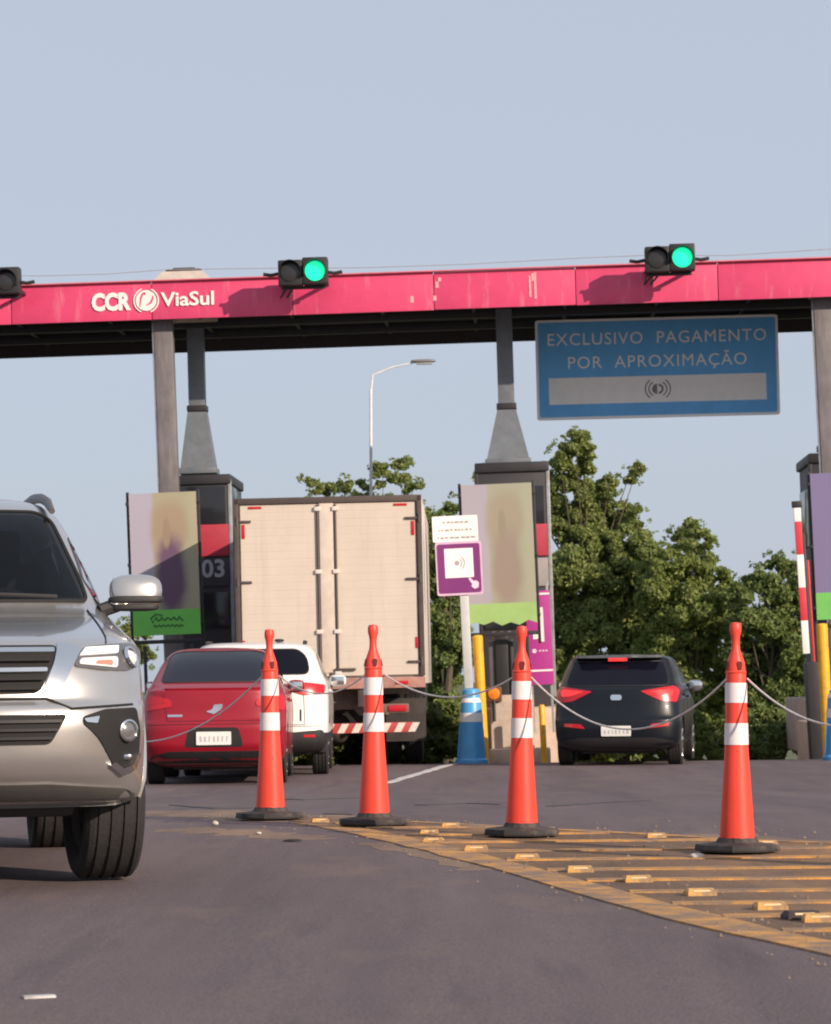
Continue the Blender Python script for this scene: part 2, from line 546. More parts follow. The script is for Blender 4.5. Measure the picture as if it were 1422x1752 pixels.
# ================================================================== TREES
bark_m = mat('bark', (.10, .075, .055), .9, var=.3, scale=12, bump=.5, bscale=30)
leafA = leaf_mat('leaf_olive_green', (.150, .195, .055), (.235, .285, .085), (.345, .38, .14))
leafB = leaf_mat('leaf_deep_green', (.130, .185, .058), (.205, .265, .082), (.305, .35, .13))
leafC = leaf_mat('leaf_fresh_green', (.155, .21, .055), (.245, .305, .085), (.355, .395, .14))
twig_core_m = mat('inner_shade_leaves', (.022, .030, .012), .9, var=.3, scale=5)
def leaves(bm, c, rad, n, size):
    for _ in range(n):
        d = Vector((random.gauss(0, 1), random.gauss(0, 1), random.gauss(0, 1))).normalized()
        r = random.random() ** .38
        p = c + Vector((d.x * rad.x, d.y * rad.y, d.z * rad.z)) * r
        nrm = (d * .8 + Vector((random.gauss(0, .6), random.gauss(0, .6), random.gauss(.2, .6)))).normalized()
        t = nrm.orthogonal().normalized()
        t = Matrix.Rotation(random.uniform(0, 6.28), 3, nrm) @ t
        b = nrm.cross(t)
        s = size * random.uniform(.6, 1.3)
        droop = nrm * (-s * .25)
        v = [bm.verts.new(p - t * s * .5), bm.verts.new(p + b * s * .3), bm.verts.new(p + t * s * .55 + droop), bm.verts.new(p - b * s * .3)]
        bm.faces.new((v[0], v[1], v[2])); bm.faces.new((v[0], v[2], v[3]))
def tree(name, label, cat, Y, lobes, trunk_px, leafm, group, dens=1.0, leaf=.118, trunk=True):
    base = foot(trunk_px, Y)
    root = empty(name, base, label=label, cat=cat, group=group)
    bm = bmesh.new()
    mb = MB()
    s = F_PX / Y
    cents = []
    for (px, py, rp) in lobes:
        dy = random.uniform(-.9, .9)
        c = at(px, py, Y + dy) - base
        r = rp / s
        cents.append((c, r))
        nc = max(7, int(19 * dens * (r / .55) ** 1.6))
        for _ in range(nc):
            d = Vector((random.gauss(0, 1), random.gauss(0, 1), random.gauss(0, 1))).normalized()
            q = c + d * r * random.uniform(.35, 1.0)
            rr = r * random.uniform(.30, .52)
            if q.z < .15: q.z = .15 + random.random() * .3
            leaves(bm, q, Vector((rr, rr, rr * random.uniform(.6, .9))), int(240 * (rr / .25) ** 1.3), leaf)
        for _ in range(int(10 * dens)):          # stray sprigs break the outline
            d = Vector((random.gauss(0, 1), random.gauss(0, .6), random.gauss(.4, 1))).normalized()
            leaves(bm, c + d * r * random.uniform(1.0, 1.25), Vector((.09, .09, .09)), 7, leaf * .9)
    finish('crown', bm, leafm, root, smooth=False, normals=False)
    top = max(c.z for c, r in cents)
    pts = [Vector((0, 0, -.15)), Vector((random.uniform(-.1, .1), 0, top * .25)), Vector((random.uniform(-.25, .25), random.uniform(-.2, .2), top * .5)),
           Vector((random.uniform(-.3, .3), 0, top * .78))]
    if trunk: mb.tube(pts, [.15, .11, .07, .03], 8)
    for c, r in cents:
        t = random.uniform(.25, .8)
        k = t * 3
        i = min(int(k), 2)
        st = pts[i].lerp(pts[i + 1], k - i)
        if st.z > c.z: st = pts[0].lerp(pts[1], max(.3, min(1, c.z / max(.1, pts[1].z)) * .6))
        mid = st.lerp(c, .55) + Vector((0, 0, -.12))
        mb.tube([st, mid, c], [.03, .02, .008], 6)
    mb.build('trunk', bark_m, root)
    return root
G = 'trees behind the toll plaza'
tree('tree', 'thin-crowned olive tree showing above the truck box', 'tree', 80,
     [(528, 832, 17), (560, 838, 20), (592, 830, 17), (625, 845, 22), (655, 812, 22), (690, 804, 24), (706, 840, 22), (570, 880, 40), (650, 890, 45), (725, 880, 22), (735, 925, 34), (700, 960, 50), (600, 960, 60)],
     660, leafA, G, .9)
tree('tree', 'dark green tree between the truck and the purple sign', 'tree', 74,
     [(752, 900, 22), (778, 868, 20), (770, 930, 32), (748, 980, 36), (780, 1010, 40), (750, 1070, 42), (775, 1110, 44), (752, 1170, 44), (775, 1215, 44), (740, 1250, 40)], 765, leafB, G, 1.1)
tree('tree', 'tallest tree with ragged top right of the middle booth', 'tree', 77,
     [(985, 762, 26), (1000, 790, 26), (958, 785, 26), (940, 825, 26), (990, 835, 36), (1042, 832, 20), (1076, 815, 19), (1090, 803, 12), (1025, 872, 34), (960, 890, 44), (1068, 890, 32), (1095, 880, 17),
      (1005, 930, 48), (1080, 945, 44), (955, 970, 48), (1040, 1000, 52), (1098, 1010, 44), (960, 1050, 46), (1020, 1075, 52), (1085, 1085, 48), (950, 1130, 46), (1000, 1150, 50), (1070, 1160, 50), (975, 1210, 48), (1040, 1225, 50), (835, 812, 20), (880, 800, 22)], 1010, leafA, G, 1.15)
tree('tree', 'rounded mid-height tree above the dark hatchback roof', 'tree', 74.5,
     [(1185, 915, 24), (1160, 930, 24), (1205, 935, 20), (1140, 965, 30), (1185, 975, 36), (1225, 985, 24), (1130, 1020, 40), (1190, 1040, 46), (1235, 1050, 34), (1145, 1095, 44), (1210, 1110, 46), (1160, 1160, 44), (1120, 960, 30), (1125, 1005, 36), (1120, 1060, 40), (1248, 1010, 24), (1255, 1060, 32), (1120, 1130, 40), (1215, 1190, 46), (1165, 1225, 44), (1120, 1210, 44)], 1175, leafC, G, 1.15)
tree('tree', 'low broad tree beside the raised barrier arm', 'tree', 73.5,
     [(1320, 968, 22), (1350, 972, 26), (1295, 995, 26), (1270, 1022, 26), (1330, 1015, 36), (1372, 1010, 26), (1290, 1065, 40), (1350, 1075, 44), (1265, 1105, 34), (1320, 1130, 46), (1370, 1130, 40), (1285, 1180, 40), (1350, 1190, 46), (1300, 1235, 42), (1400, 1150, 40), (1400, 1230, 40), (1400, 1060, 36), (1420, 1000, 30)], 1325, leafB, G, 1.15)
G2 = 'shrubs along the verge behind the plaza'
for px, py, r, lm, lab in [(750, 1235, 36, leafC, 'leafy shrub at the road edge right of the truck'),
                           (1225, 1240, 38, leafC, 'bright shrub left of the rightmost cone, behind the road'),
                           (1320, 1245, 38, leafB, 'dark shrub right of the rightmost cone, behind the road'),
                           (1000, 1190, 46, leafB, 'shrub hidden behind the dark hatchback left side'),
                           (1130, 1200, 46, leafA, 'shrub showing above the dark hatchback right side'),
                           (1420, 1210, 44, leafA, 'shrub behind the right booth at the frame edge'),
                           (880, 1190, 44, leafB, 'shrub behind the middle booth')]:
    tree('shrub', lab, 'shrub', 53.5, [(px, py, r), (px - r * .7, py + 25, r * .7), (px + r * .75, py + 20, r * .75), (px + r * .2, py + 60, r * .8), (px - r * .6, py + 75, r * .7)], px, lm, G2, 1.0, .12)
tree('shrub', 'pale olive bush seen behind the silver car mirror', 'shrub', 82, [(215, 1078, 18), (190, 1085, 20), (235, 1090, 20), (205, 1110, 26), (240, 1120, 26), (160, 1105, 26), (110, 1110, 30)], 200, leafA, G2, 1.0)
for px, lm, lab in [(500, leafB, 'low shrub seen under the white car and truck'), (600, leafA, 'low shrub seen beneath the truck chassis'), (690, leafB, 'low shrub beneath the right side of the truck'),
                    (1060, leafC, 'low shrub seen beneath the dark hatchback'), (960, leafA, 'low shrub between the middle island and dark hatchback')]:
    tree('shrub', lab, 'shrub', 52.5, [(px, 1255, 42), (px - 45, 1262, 40), (px + 45, 1262, 40), (px - 20, 1300, 40), (px + 30, 1300, 40)], px, lm, G2, 1.0, .12)
tree('shrub', 'bush behind the left booth', 'shrub', 76, [(350, 1150, 50), (420, 1160, 50), (480, 1170, 50)], 400, leafB, G2, 1.0)

# ================================================================== TOLL PLAZA
PY, PYAW = 48.0, R(-2.0)
po = at(711, 531, PY)                         # front lower edge of the fascia
pbase = Vector((po.x, PY, gz(po.x, PY)))
zb = po.z - pbase.z                           # fascia bottom above the plaza ground
FH = .60
def ploc(px, py, dy):
    """plaza-local point seen at px, py in the plane dy behind the fascia"""
    M = Matrix.Rotation(-PYAW, 3, 'Z')
    o = Vector((pbase.x, pbase.y, pbase.z))
    d = CAM_ROT @ Vector(((px - CX) / F_PX, -(py - CY) / F_PX, -1))
    c = M @ (CAM_LOC - o); d = M @ d
    return c + d * ((dy - c.y) / d.y)
def pw(p):
    return pbase + Matrix.Rotation(PYAW, 3, 'Z') @ Vector(p)
PR = (0, 0, PYAW)

pink_m = mat('pink_red_fascia_paint', (.66, .055, .155), .45, var=.10, scale=2.5, coat=.15, dirt=((.74, .26, .33), 2.2, (2.2, 1, .35), (.55, .80)))
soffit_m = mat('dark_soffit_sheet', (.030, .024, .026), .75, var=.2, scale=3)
deck_m = mat('roof_deck_metal', (.42, .38, .37), .6, var=.15, scale=2)
letter_m = mat('white_lettering', (.80, .76, .74), .5, var=.06)
steel_dark_m = mat('dark_steel', (.035, .033, .038), .5, metal=.3)
galv_m = mat('galvanised_steel', (.34, .35, .37), .5, metal=.35, var=.2, scale=7, dirt=((.22, .19, .17), 4.0))
canopy = empty('toll_canopy', pbase, PR, 'long canopy with pink-red fascia and dark soffit over the toll lanes', 'canopy')
x0, x1 = -13.2, 13.8
edges = []
x = x0
while x < x1 - .1:
    nx = min(x + 2.25, x1)
    edges.append((x, nx)); x = nx
for k, (a, b) in enumerate(edges):
    MB().box(((a + b) / 2, .03 + random.uniform(0, .006), zb + FH / 2), (b - a - .012, .06, FH + random.uniform(-.012, .012)), .008).build('fascia_panel', pink_m, canopy, rot=(R(random.uniform(-.02, .02)), 0, R(random.uniform(-.03, .03))))
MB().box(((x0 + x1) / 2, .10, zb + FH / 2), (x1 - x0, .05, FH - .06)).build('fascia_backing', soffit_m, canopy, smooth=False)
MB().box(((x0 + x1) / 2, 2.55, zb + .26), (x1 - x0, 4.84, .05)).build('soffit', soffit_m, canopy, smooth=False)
MB().box(((x0 + x1) / 2, 2.55, zb + FH - .10), (x1 - x0, 4.86, .05)).build('roof_deck', deck_m, canopy, smooth=False)
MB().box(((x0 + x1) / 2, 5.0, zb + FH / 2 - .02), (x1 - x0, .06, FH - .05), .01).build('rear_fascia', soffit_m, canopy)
for a in (x0 + .04, x1 - .04):
    MB().box((a, 2.55, zb + FH / 2 - .01), (.06, 4.8, FH - .06), .008).build('end_fascia', pink_m, canopy)
for yy in (.55, 2.1, 3.7):
    MB().box(((x0 + x1) / 2, yy, zb + .16), (x1 - x0 - .4, .12, .14), .01).build('beam', steel_dark_m, canopy)
x = x0 + .6
while x < x1:
    MB().box((x, 2.5, zb + .205), (.06, 4.6, .06)).build('purlin', steel_dark_m, canopy, smooth=False)
    x += 1.5
MB().box(((x0 + x1) / 2, -.012, zb + FH + .012), (x1 - x0, .12, .02), .004).build('coping', mat('pink_coping', (.62, .14, .19), .5), canopy)
# white streaks on the fascia
for px, py, h in [(907, 490, .34), (916, 488, .42), (912, 474, .12), (748, 487, .10), (705, 512, .10), (744, 510, .08), (752, 478, .06)]:
    p = ploc(px, py, -.004)
    MB().box((p.x, -.003, p.z), (.035 if h > .2 else .05, .004, h)).build('scuff', mat('faded_streak', (.78, .36, .40), .7, var=.3, scale=20), canopy, smooth=False)
# company name and emblem
p = ploc(189, 518, -.02)
text_obj('lettering', 'CCR', .37, letter_m, canopy, (p.x, -.012, p.z), depth=.010, bold=.018, width=.63)
p = ploc(322, 512, -.02)
text_obj('lettering', 'ViaSul', .31, letter_m, canopy, (p.x, -.012, p.z), depth=.010, bold=.006, width=.85)
p = ploc(250, 514, -.02)
def ring_poly(r, n=36, cx=0, cy=0): return [(cx + r * math.cos(2 * math.pi * k / n), cy + r * math.sin(2 * math.pi * k / n)) for k in range(n)]
def arc(r, a0, a1, n=14, cx=0, cy=0): return [(cx + r * math.cos(R(a0 + (a1 - a0) * k / n)), cy + r * math.sin(R(a0 + (a1 - a0) * k / n))) for k in range(n + 1)]
M = Matrix.Translation((p.x, -.003, p.z)) @ FACE_XZ
# white disc with a hooked S groove, thin crescents outside it
emb_o = MB().prism(ring_poly(.165), M, .018).build('emblem', letter_m, canopy)
def groove(pts, wd):
    L_, R_ = [], []
    for k, q in enumerate(pts):
        a_, b_ = Vector(pts[max(k - 1, 0)]), Vector(pts[min(k + 1, len(pts) - 1)])
        t_ = (b_ - a_).normalized(); n_ = Vector((-t_.y, t_.x)) * wd[k]
        L_.append(tuple(Vector(q) + n_)); R_.append(tuple(Vector(q) - n_))
    return L_ + R_[::-1]
for g_, wd in (([(-.005, .105), (-.035, .115), (-.065, .085), (-.085, .03), (-.095, -.04), (-.105, -.10)], [.022, .02, .016, .013, .011, .008]),
               ([(.0, -.075), (.05, -.055), (.085, -.02), (.105, .03), (.112, .075)], [.006, .013, .017, .015, .008])):
    MB().prism(groove(g_, wd), Matrix.Translation((0, -.0185, 0)) @ M, .003).build('emblem_groove', pink_m, emb_o, smooth=False)
for a0, a1 in ((110, 245), (-70, 65)):
    MB().prism(arc(.205, a0, a1, 16) + arc(.185, a1, a0, 16), M, .018).build('emblem_crescent', letter_m, canopy, smooth=False)
# rooftop ventilator
p = ploc(317, 488, 1.2)
v = empty('roof_ventilator', pw((p.x, 1.2, p.z - .06)), PR, 'low beige roof ventilator with dark cap above the company name', 'ventilator')
MB().lathe([(.66, -.5), (.66, .10), (.46, .25), (0, .25)], 4, Matrix.Rotation(R(45), 4, 'Z')).build('curb', mat('beige_ventilator', (.52, .44, .38), .6), v)
MB().box((0, 0, .275), (.58, .50, .05), .02).build('cap', mat('dark_cap', (.06, .055, .06), .6), v)
MB().box((0, 0, .315), (.36, .34, .03), .012).build('cap_lid', mat('dark_cap', (.06, .055, .06), .6), v)
# service cable along the roof edge
cab = MB()
pts = [ploc(px, py, .12) for px, py in [(-60, 471), (60, 472), (180, 469), (290, 461), (460, 459), (620, 458), (800, 452), (1000, 441), (1100, 437), (1250, 437), (1422, 426), (1500, 424)]]
cab.tube(pts, .006, 6)
cb = cab.build('service_cable', mat('grey_cable', (.30, .28, .30), .6), None)
cb.location, cb.rotation_euler = pbase, PR
tag(cb, 'thin grey cable strung just above the canopy edge', 'cable')

# ------------------------------------------------------------------ lane signals
black_m = mat('black_signal_housing', (.018, .018, .020), .5, var=.2)
lens_off_m = mat('unlit_lens', (.03, .028, .03), .25)
green_m = mat('lit_green_lens', (.01, .80, .36), .3, var=.03, emit=.95)
def signal(px, py, label, lit=True):
    OUT = -.72
    c = ploc(px, py, OUT)
    top = zb + FH
    g = c.z
    r = empty('lane_signal', pw((c.x, OUT, g)), PR, label, 'traffic light', 'green lane signals along the canopy edge')
    MB().box((-.19, 0, 0), (.38, .24, .40), .025).build('housing', black_m, r)
    MB().box((.20, .0, .02), (.40, .26, .42), .025).build('housing', black_m, r)
    for x, m_ in ((-.19, lens_off_m), (.20, green_m if lit else lens_off_m)):
        y = -.125 if x < 0 else -.135
        Mx = Matrix.Translation((x, y, 0.01)) @ FACE_XZ
        MB().lathe([(.158, 0), (.15, .012), (.10, .022), (0, .028)], 28, Mx).build('lens', m_, r)
        bm = MB()
        n = 22
        rows = []
        for i in range(n + 1):
            a = R(-25 + 230 * i / n)
            ln = .16 + .10 * max(0, math.sin(a))
            rows.append([bm.bm.verts.new((x + rr * math.cos(a), yy, .01 + rr * math.sin(a))) for rr, yy in ((.168, y + .01), (.168, y - ln * .55), (.176, y - ln * .55), (.176, y + .01))])
        for a_, b_ in zip(rows, rows[1:]):
            for k in range(4): bm.bm.faces.new((a_[k], a_[(k + 1) % 4], b_[(k + 1) % 4], b_[k]))
        bm.bm.faces.new(rows[0]); bm.bm.faces.new(rows[-1])
        bm.build('visor', black_m, r)
    for s in (-1, 1):
        MB().tube([(s * .38, 0, .0), (s * .50, 0, -.02), (s * .62, .0, 0.0)], .028, 8).build('side_bracket', black_m if s < 0 else steel_dark_m, r)
        MB().box((s * .34, .48, -.10), (.05, .98, .05), .006).build('support_arm', steel_dark_m, r)
        MB().box((s * .34, .93, (top - g - .10) / 2 - .02), (.07, .07, abs(top - g) + .16), .006).build('post', steel_dark_m, r)
    MB().box((0, .12, -.215), (.70, .05, .05), .006).build('cross_bar', steel_dark_m, r)
    for k in range(2):
        MB().tube([(-.25 + .1 * k, .14, -.2), (-.38 + .1 * k, .35, -.33), (-.33 + .1 * k, .62, -.16)], .016, 6).build('cable_loop', black_m, r)
    return r
signal(518, 467, 'green lane signal in the middle of the canopy edge, casting a shadow')
signal(1145, 444, 'green lane signal at right, above the blue sign')
signal(-8, 484, 'unlit lane signal cut off by the left picture edge', lit=False)

# ------------------------------------------------------------------ columns and ducts
col_m = mat('painted_column_steel', (.155, .140, .145), .5, metal=.1, var=.2, scale=3, dirt=((.25, .21, .20), 2.5, (3, 3, .4)))
def column(px, label):
    a = ploc(px, 700, .45)
    r = empty('canopy_column', pw((a.x, .45, 0)), PR, label, 'column', 'steel columns holding the canopy')
    r.rotation_euler = (0, R(-.7), PYAW)
    h = zb + .09
    MB().box((0, 0, h / 2), (.30, .24, h), .02).build('shaft', col_m, r)
    MB().box((0, 0, .03), (.55, .5, .06), .01).build('base_plate', col_m, r)
    MB().box((0, 0, h - .03), (.42, .34, .05), .01).build('head_plate', col_m, r)
    MB().box((-.165, -.08, h / 2), (.035, .035, h - .2), .008).build('conduit', galv_m, r)
    return r
column(293, 'tall grey steel column in front of the left booth')
column(1423, 'tall dark steel column at the right picture edge')
duct_m = mat('duct_sheet_metal', (.17, .19, .215), .45, metal=.25, var=.16, scale=5, dirt=((.16, .155, .16), 3.0))
def duct(px_top, px_flare, y_flange, y_base, half_base_px, dy, label, group='air ducts running down onto the booths'):
    a = ploc(px_flare, y_base, dy)
    f = ploc(px_top + 2, y_flange, dy)
    s = F_PX / (PY + dy)
    r = empty('air_duct', pw((a.x, dy, a.z)), PR, label, 'duct', group)
    zf = f.z - a.z
    hz = zb + .22 - a.z
    MB().box((0, 0, (zf + hz) / 2), (.27, .27, hz - zf), .01).build('duct_shaft', duct_m, r)
    MB().box((0, 0, zf), (.33, .33, .10), .015).build('flange', steel_dark_m, r)
    h = half_base_px / s
    MB().lathe([(h * 1.4142, .10), (.155 * 1.4142, zf - .06)], 4, Matrix.Rotation(R(45), 4, 'Z')).build('flared_hood', duct_m, r, smooth=False)
    MB().box((0, 0, .05), (2 * h + .06, 2 * h + .06, .10), .015).build('hood_collar', duct_m, r)
    return r
duct(331, 341, 700, 812, 29, 2.3, 'grey air duct with flared hood behind the left column')
duct(863, 870, 696, 797, 36, 2.1, 'grey air duct with flared hood above the middle booth')
duct(1436, 1440, 696, 770, 36, 2.1, 'grey air duct partly cut off above the right booth')

# ------------------------------------------------------------------ booths
booth_m = mat('charcoal_booth_panel', (.036, .034, .040), .55, var=.15, scale=4)
booth_glass_m = mat('dark_booth_glass', (.020, .021, .026), .12, var=.1)
booth_red_m = mat('booth_red_panel', (.40, .03, .055), .5, var=.1)
booth_grey_m = mat('booth_grey_panel', (.30, .27, .27), .6, var=.1)
conc_m = mat('peach_concrete', (.56, .45, .37), .85, var=.15, scale=4, bump=.3, bscale=30, dirt=((.38, .29, .23), 2.5))
def booth(px0, px1, ytop, dy, depth, label, number=None, kind=0):
    a, b = ploc(px0, ytop, dy), ploc(px1, ytop, dy)
    w = b.x - a.x
    r = empty('toll_booth', pw(((a.x + b.x) / 2, dy, 0)), PR, label, 'toll booth', 'raised toll booths between the lanes')
    H = a.z
    t = lambda y: ploc((px0 + px1) / 2, y, dy).z
    MB().box((0, depth / 2, .35 + .10), (w + .5, depth + 2.6, .9), .05).build('concrete_plinth', conc_m, r)
    MB().box((0, depth / 2, (H - .10 + .9) / 2), (w - .04, depth, H - .10 - .9), .02).build('body', booth_m, r)
    MB().box((0, depth / 2, H - .04), (w + .06, depth + .12, .16), .03).build('roof', steel_dark_m, r)
    MB().box((0, -.012, t(865)), (w - .14, .03, .62), .01).build('front_window', booth_glass_m, r)
    MB().box((0, -.016, t(925)), (w - .06, .04, .52), .008).build('red_panel', booth_red_m, r)
    MB().box((0, -.016, t(980)), (w - .06, .04, .46), .008).build('grey_panel', booth_grey_m if kind else booth_m, r)
    MB().box((0, -.012, t(1045)), (w - .12, .03, .60), .008).build('lower_window', booth_glass_m, r)
    for s in (-1, 1):
        MB().box((s * (w / 2 - .008), depth / 2, t(880)), (.03, depth - .3, .95), .008).build('side_window', booth_glass_m, r)
        MB().box((s * (w / 2 - .006), depth / 2, t(975)), (.04, depth - .1, .40), .008).build('side_panel', booth_red_m, r)
        MB().box((s * (w / 2 + .005), .02, (H + 1) / 2), (.06, .07, H - 1.1), .01).build('corner_post', galv_m if s > 0 else steel_dark_m, r)
    if number:
        text_obj('lane_number', number, .40, mat('grey_number', (.36, .36, .40), .6), r, (w * .18, -.045, t(975)), depth=.006, bold=.01)
    return r
b1 = booth(298, 392, 818, 1.6, 2.2, 'dark toll booth behind the left poster with lane number', '03')
b2 = booth(815, 936, 797, 1.5, 2.2, 'dark toll booth behind the middle poster, on a peach plinth', kind=1)
b3 = booth(1386, 1512, 780, 1.5, 2.2, 'dark toll booth cut off by the right picture edge', kind=1)
# low blocks in front of the booths
def block(px0, px1, ytop, dy, depth, label):
    a, b = ploc(px0, ytop, dy), ploc(px1, ytop, dy)
    p = pw(((a.x + b.x) / 2, dy + depth / 2, 0)); g = gz(p.x, p.y)
    h = a.z + pbase.z - g
    o = MB().box((0, 0, h / 2 - .05), (b.x - a.x, depth, h + .1), .04).build('concrete_island', conc_m, None, loc=(p.x, p.y, g), rot=PR)
    tag(o, label, 'traffic island', 'concrete island noses in front of the booths')
block(838, 912, 1190, -2.0, 2.6, 'peach concrete island nose in front of the middle booth')
block(836, 942, 1282, -2.35, .33, 'low concrete kerb step at the foot of the middle island')
block(1382, 1460, 1235, -1.4, 2.0, 'grey concrete island nose at the right picture edge')
block(300, 400, 1150, -1.2, 2.2, 'concrete island nose under the left booth, behind the cars')

# ------------------------------------------------------------------ posters
def poster_mat(name, lilac, olive, skin, figure, shift):
    m = bpy.data.materials.new(name)
    m.use_nodes = True
    N, L = m.node_tree.nodes, m.node_tree.links
    p = N['Principled BSDF']; p.inputs['Roughness'].default_value = .55
    tc = N.new('ShaderNodeTexCoord')
    nz = N.new('ShaderNodeTexNoise'); nz.inputs['Scale'].default_value = 2.2; nz.inputs['Detail'].default_value = 4
    L.new(tc.outputs['Object'], nz.inputs['Vector'])
    sep = N.new('ShaderNodeSeparateXYZ'); L.new(tc.outputs['Object'], sep.inputs['Vector'])
    def mr(v, a, b):
        r = N.new('ShaderNodeMapRange'); r.interpolation_type = 'SMOOTHSTEP'
        r.inputs['From Min'].default_value, r.inputs['From Max'].default_value = a, b
        L.new(v, r.inputs['Value']); return r.outputs['Result']
    def mix(f, a, b):
        x = N.new('ShaderNodeMix'); x.data_type = 'RGBA'; L.new(f, x.inputs['Factor'])
        for s, v in (('A', a), ('B', b)):
            if isinstance(v, tuple): x.inputs[s].default_value = (*v, 1)
            else: L.new(v, x.inputs[s])
        return x.outputs['Result']
    def ell(cx, cz, rx, rz, soft):
        mp = N.new('ShaderNodeMapping'); mp.vector_type = 'POINT'
        mp.inputs['Scale'].default_value = (1 / rx, 0, 1 / rz)
        mp.inputs['Location'].default_value = (-cx / rx, 0, -cz / rz)
        L.new(tc.outputs['Object'], mp.inputs['Vector'])
        ln = N.new('ShaderNodeVectorMath'); ln.operation = 'LENGTH'; L.new(mp.outputs['Vector'], ln.inputs[0])
        ad = N.new('ShaderNodeMath'); ad.operation = 'MULTIPLY_ADD'; L.new(nz.outputs['Fac'], ad.inputs[0]); ad.inputs[1].default_value = .7
        L.new(ln.outputs['Value'], ad.inputs[2])
        return mr(ad.outputs['Value'], 1.38 + soft, 1.38 - soft)
    c = mix(mr(sep.outputs['X'], -.20 + shift, -.12 + shift), lilac, olive)
    c = mix(mr(sep.outputs['X'], .30, .48), c, tuple(v * 1.08 for v in olive))
    c = mix(ell(.08 + shift, 1.62, .27, .42, .30), c, skin)
    c = mix(ell(.10 + shift, .90, .22, .60, .34), c, figure)
    c = mix(ell(.04 + shift, 1.56, .06, .22, .3), c, tuple(v * .85 for v in skin))
    L.new(c, p.inputs['Base Color'])
    MATS[name] = m
    return m
pframe_m = mat('black_poster_frame', (.02, .02, .022), .5)
def poster(px0, px1, y0, y1, yband, dy, pm, gcol, label, script=True, ragged=False):
    a, b = ploc(px0, y1, dy), ploc(px1, y0, dy)
    w, h = b.x - a.x, b.z - a.z
    hb = ploc(px0, yband, dy).z - a.z
    p = pw(((a.x + b.x) / 2, dy, a.z))
    r = empty('poster_stand', p, (0, R(-.7), PYAW), label, 'poster', 'portrait posters in front of the booths')
    MB().box((0, 0, hb + (h - hb) / 2), (w, .03, h - hb)).build('printed_panel', pm, r, smooth=False)
    if ragged:
        poly = [(-w / 2, hb), (-w / 2, .03)] + [(-w / 2 + w * k / 8, .02 + (.05 if k % 2 else 0) + random.uniform(0, .03)) for k in range(1, 8)] + [(w / 2, .05), (w / 2, hb)]
    else:
        poly = [(-w / 2, hb), (-w / 2, 0), (w / 2, 0), (w / 2, hb)]
    MB().prism(poly, Matrix.Translation((0, .013, 0)) @ FACE_XZ, .034).build('green_band', mat('green_band_%d' % round(gcol[0] * 1000), gcol, .55, var=.1, scale=3), r, smooth=False)
    for s in (-1, 1):
        MB().box((s * (w / 2 + .025), .045, h / 2 - .12), (.045, .05, h + .3), .008).build('frame_post', pframe_m, r)
        for zz in (h * .08, h * .5, h * .93):
            MB().box((s * (w / 2 + .02), .01, zz), (.07, .045, .05), .008).build('clamp', pframe_m, r)
    MB().box((0, .045, -.10), (w + .05, .05, .06), .008).build('frame_rail', pframe_m, r)
    gzz = gz(p.x, p.y) - p.z
    for s in (-1, 1):
        MB().box((s * w * .35, .06, gzz / 2 - .1), (.05, .05, abs(gzz) - .1), .008).build('leg', pframe_m, r)
    if script:
        dm = mat('dark_green_script', (.02, .13, .03), .6)
        t = MB()
        def squig(x0_, x1_, z_, amp, n, rad):
            t.tube([(x0_ + (x1_ - x0_) * k / n, -.022, z_ + amp * math.sin(k * 1.9) * (1 if k % 3 else .4)) for k in range(n + 1)], rad, 5)
        squig(-w * .18, w * .24, hb * .62, .035, 16, .012)
        squig(-w * .20, w * .24, hb * .36, .022, 22, .010)
        t.tube([(-w * .2, -.022, hb * .5), (-w * .24, -.022, hb * .68), (-w * .16, -.022, hb * .84), (-w * .06, -.022, hb * .78)], .012, 5)
        t.build('script', dm, r)
    return r
poster(229, 338, 841, 1088, 1045, -1.6, poster_mat('poster_print_olive', (.38, .35, .42), (.34, .31, .21), (.33, .25, .17), (.13, .07, .12), 0.), (.16, .56, .085),
       'left poster with bright green band, half in shadow beside the silver car mirror')
poster(799, 912, 826, 1075, 1034, -1.6, poster_mat('poster_print_beige', (.35, .32, .37), (.31, .31, .23), (.30, .26, .19), (.27, .215, .18), .02), (.30, .47, .16),
       'middle poster with pale green ragged band behind the purple sign', script=False, ragged=True)
poster(1398, 1510, 806, 1060, 1014, -1.6, poster_mat('poster_print_violet', (.18, .15, .29), (.17, .14, .28), (.20, .16, .28), (.15, .12, .24), .6), (.15, .48, .10),
       'violet poster with green foot cut off by the right picture edge', script=False)

# ------------------------------------------------------------------ overhead blue sign
blue_m = mat('blue_sign_sheet', (.13, .47, .92), .5, var=.08, scale=3, dirt=((.11, .41, .80), 2.0))
SD = 3.15
sign_white = mat('white_sign_lettering', (.92, .94, .96), .5, var=.03)
tl, tr, bl = ploc(914, 551, SD), ploc(1329, 535, SD), ploc(920, 722, SD)
w, h = (tr - tl).length, (tl - bl).length
c = (tr + tl) / 2
sg = empty('overhead_sign', pw((c.x, SD, c.z - h)), (0, R(.4), PYAW), 'blue overhead sign reading EXCLUSIVO PAGAMENTO POR APROXIMAÇÃO under the canopy', 'sign')
MB().prism(rpoly([(-w / 2, 0), (w / 2, 0), (w / 2, h), (-w / 2, h)], .05), Matrix.Translation((0, .03, 0)) @ FACE_XZ, .03).build('backing', sign_white, sg)
MB().prism(rpoly([(-w / 2 + .045, .045), (w / 2 - .045, .045), (w / 2 - .045, h - .045), (-w / 2 + .045, h - .045)], .04), FACE_XZ, .006).build('sign_face', blue_m, sg)
text_obj('lettering', 'EXCLUSIVO  PAGAMENTO', .29, sign_white, sg, (0, -.012, h * .795), depth=.004, bold=.0, spacing=1.12, width=w * .90)
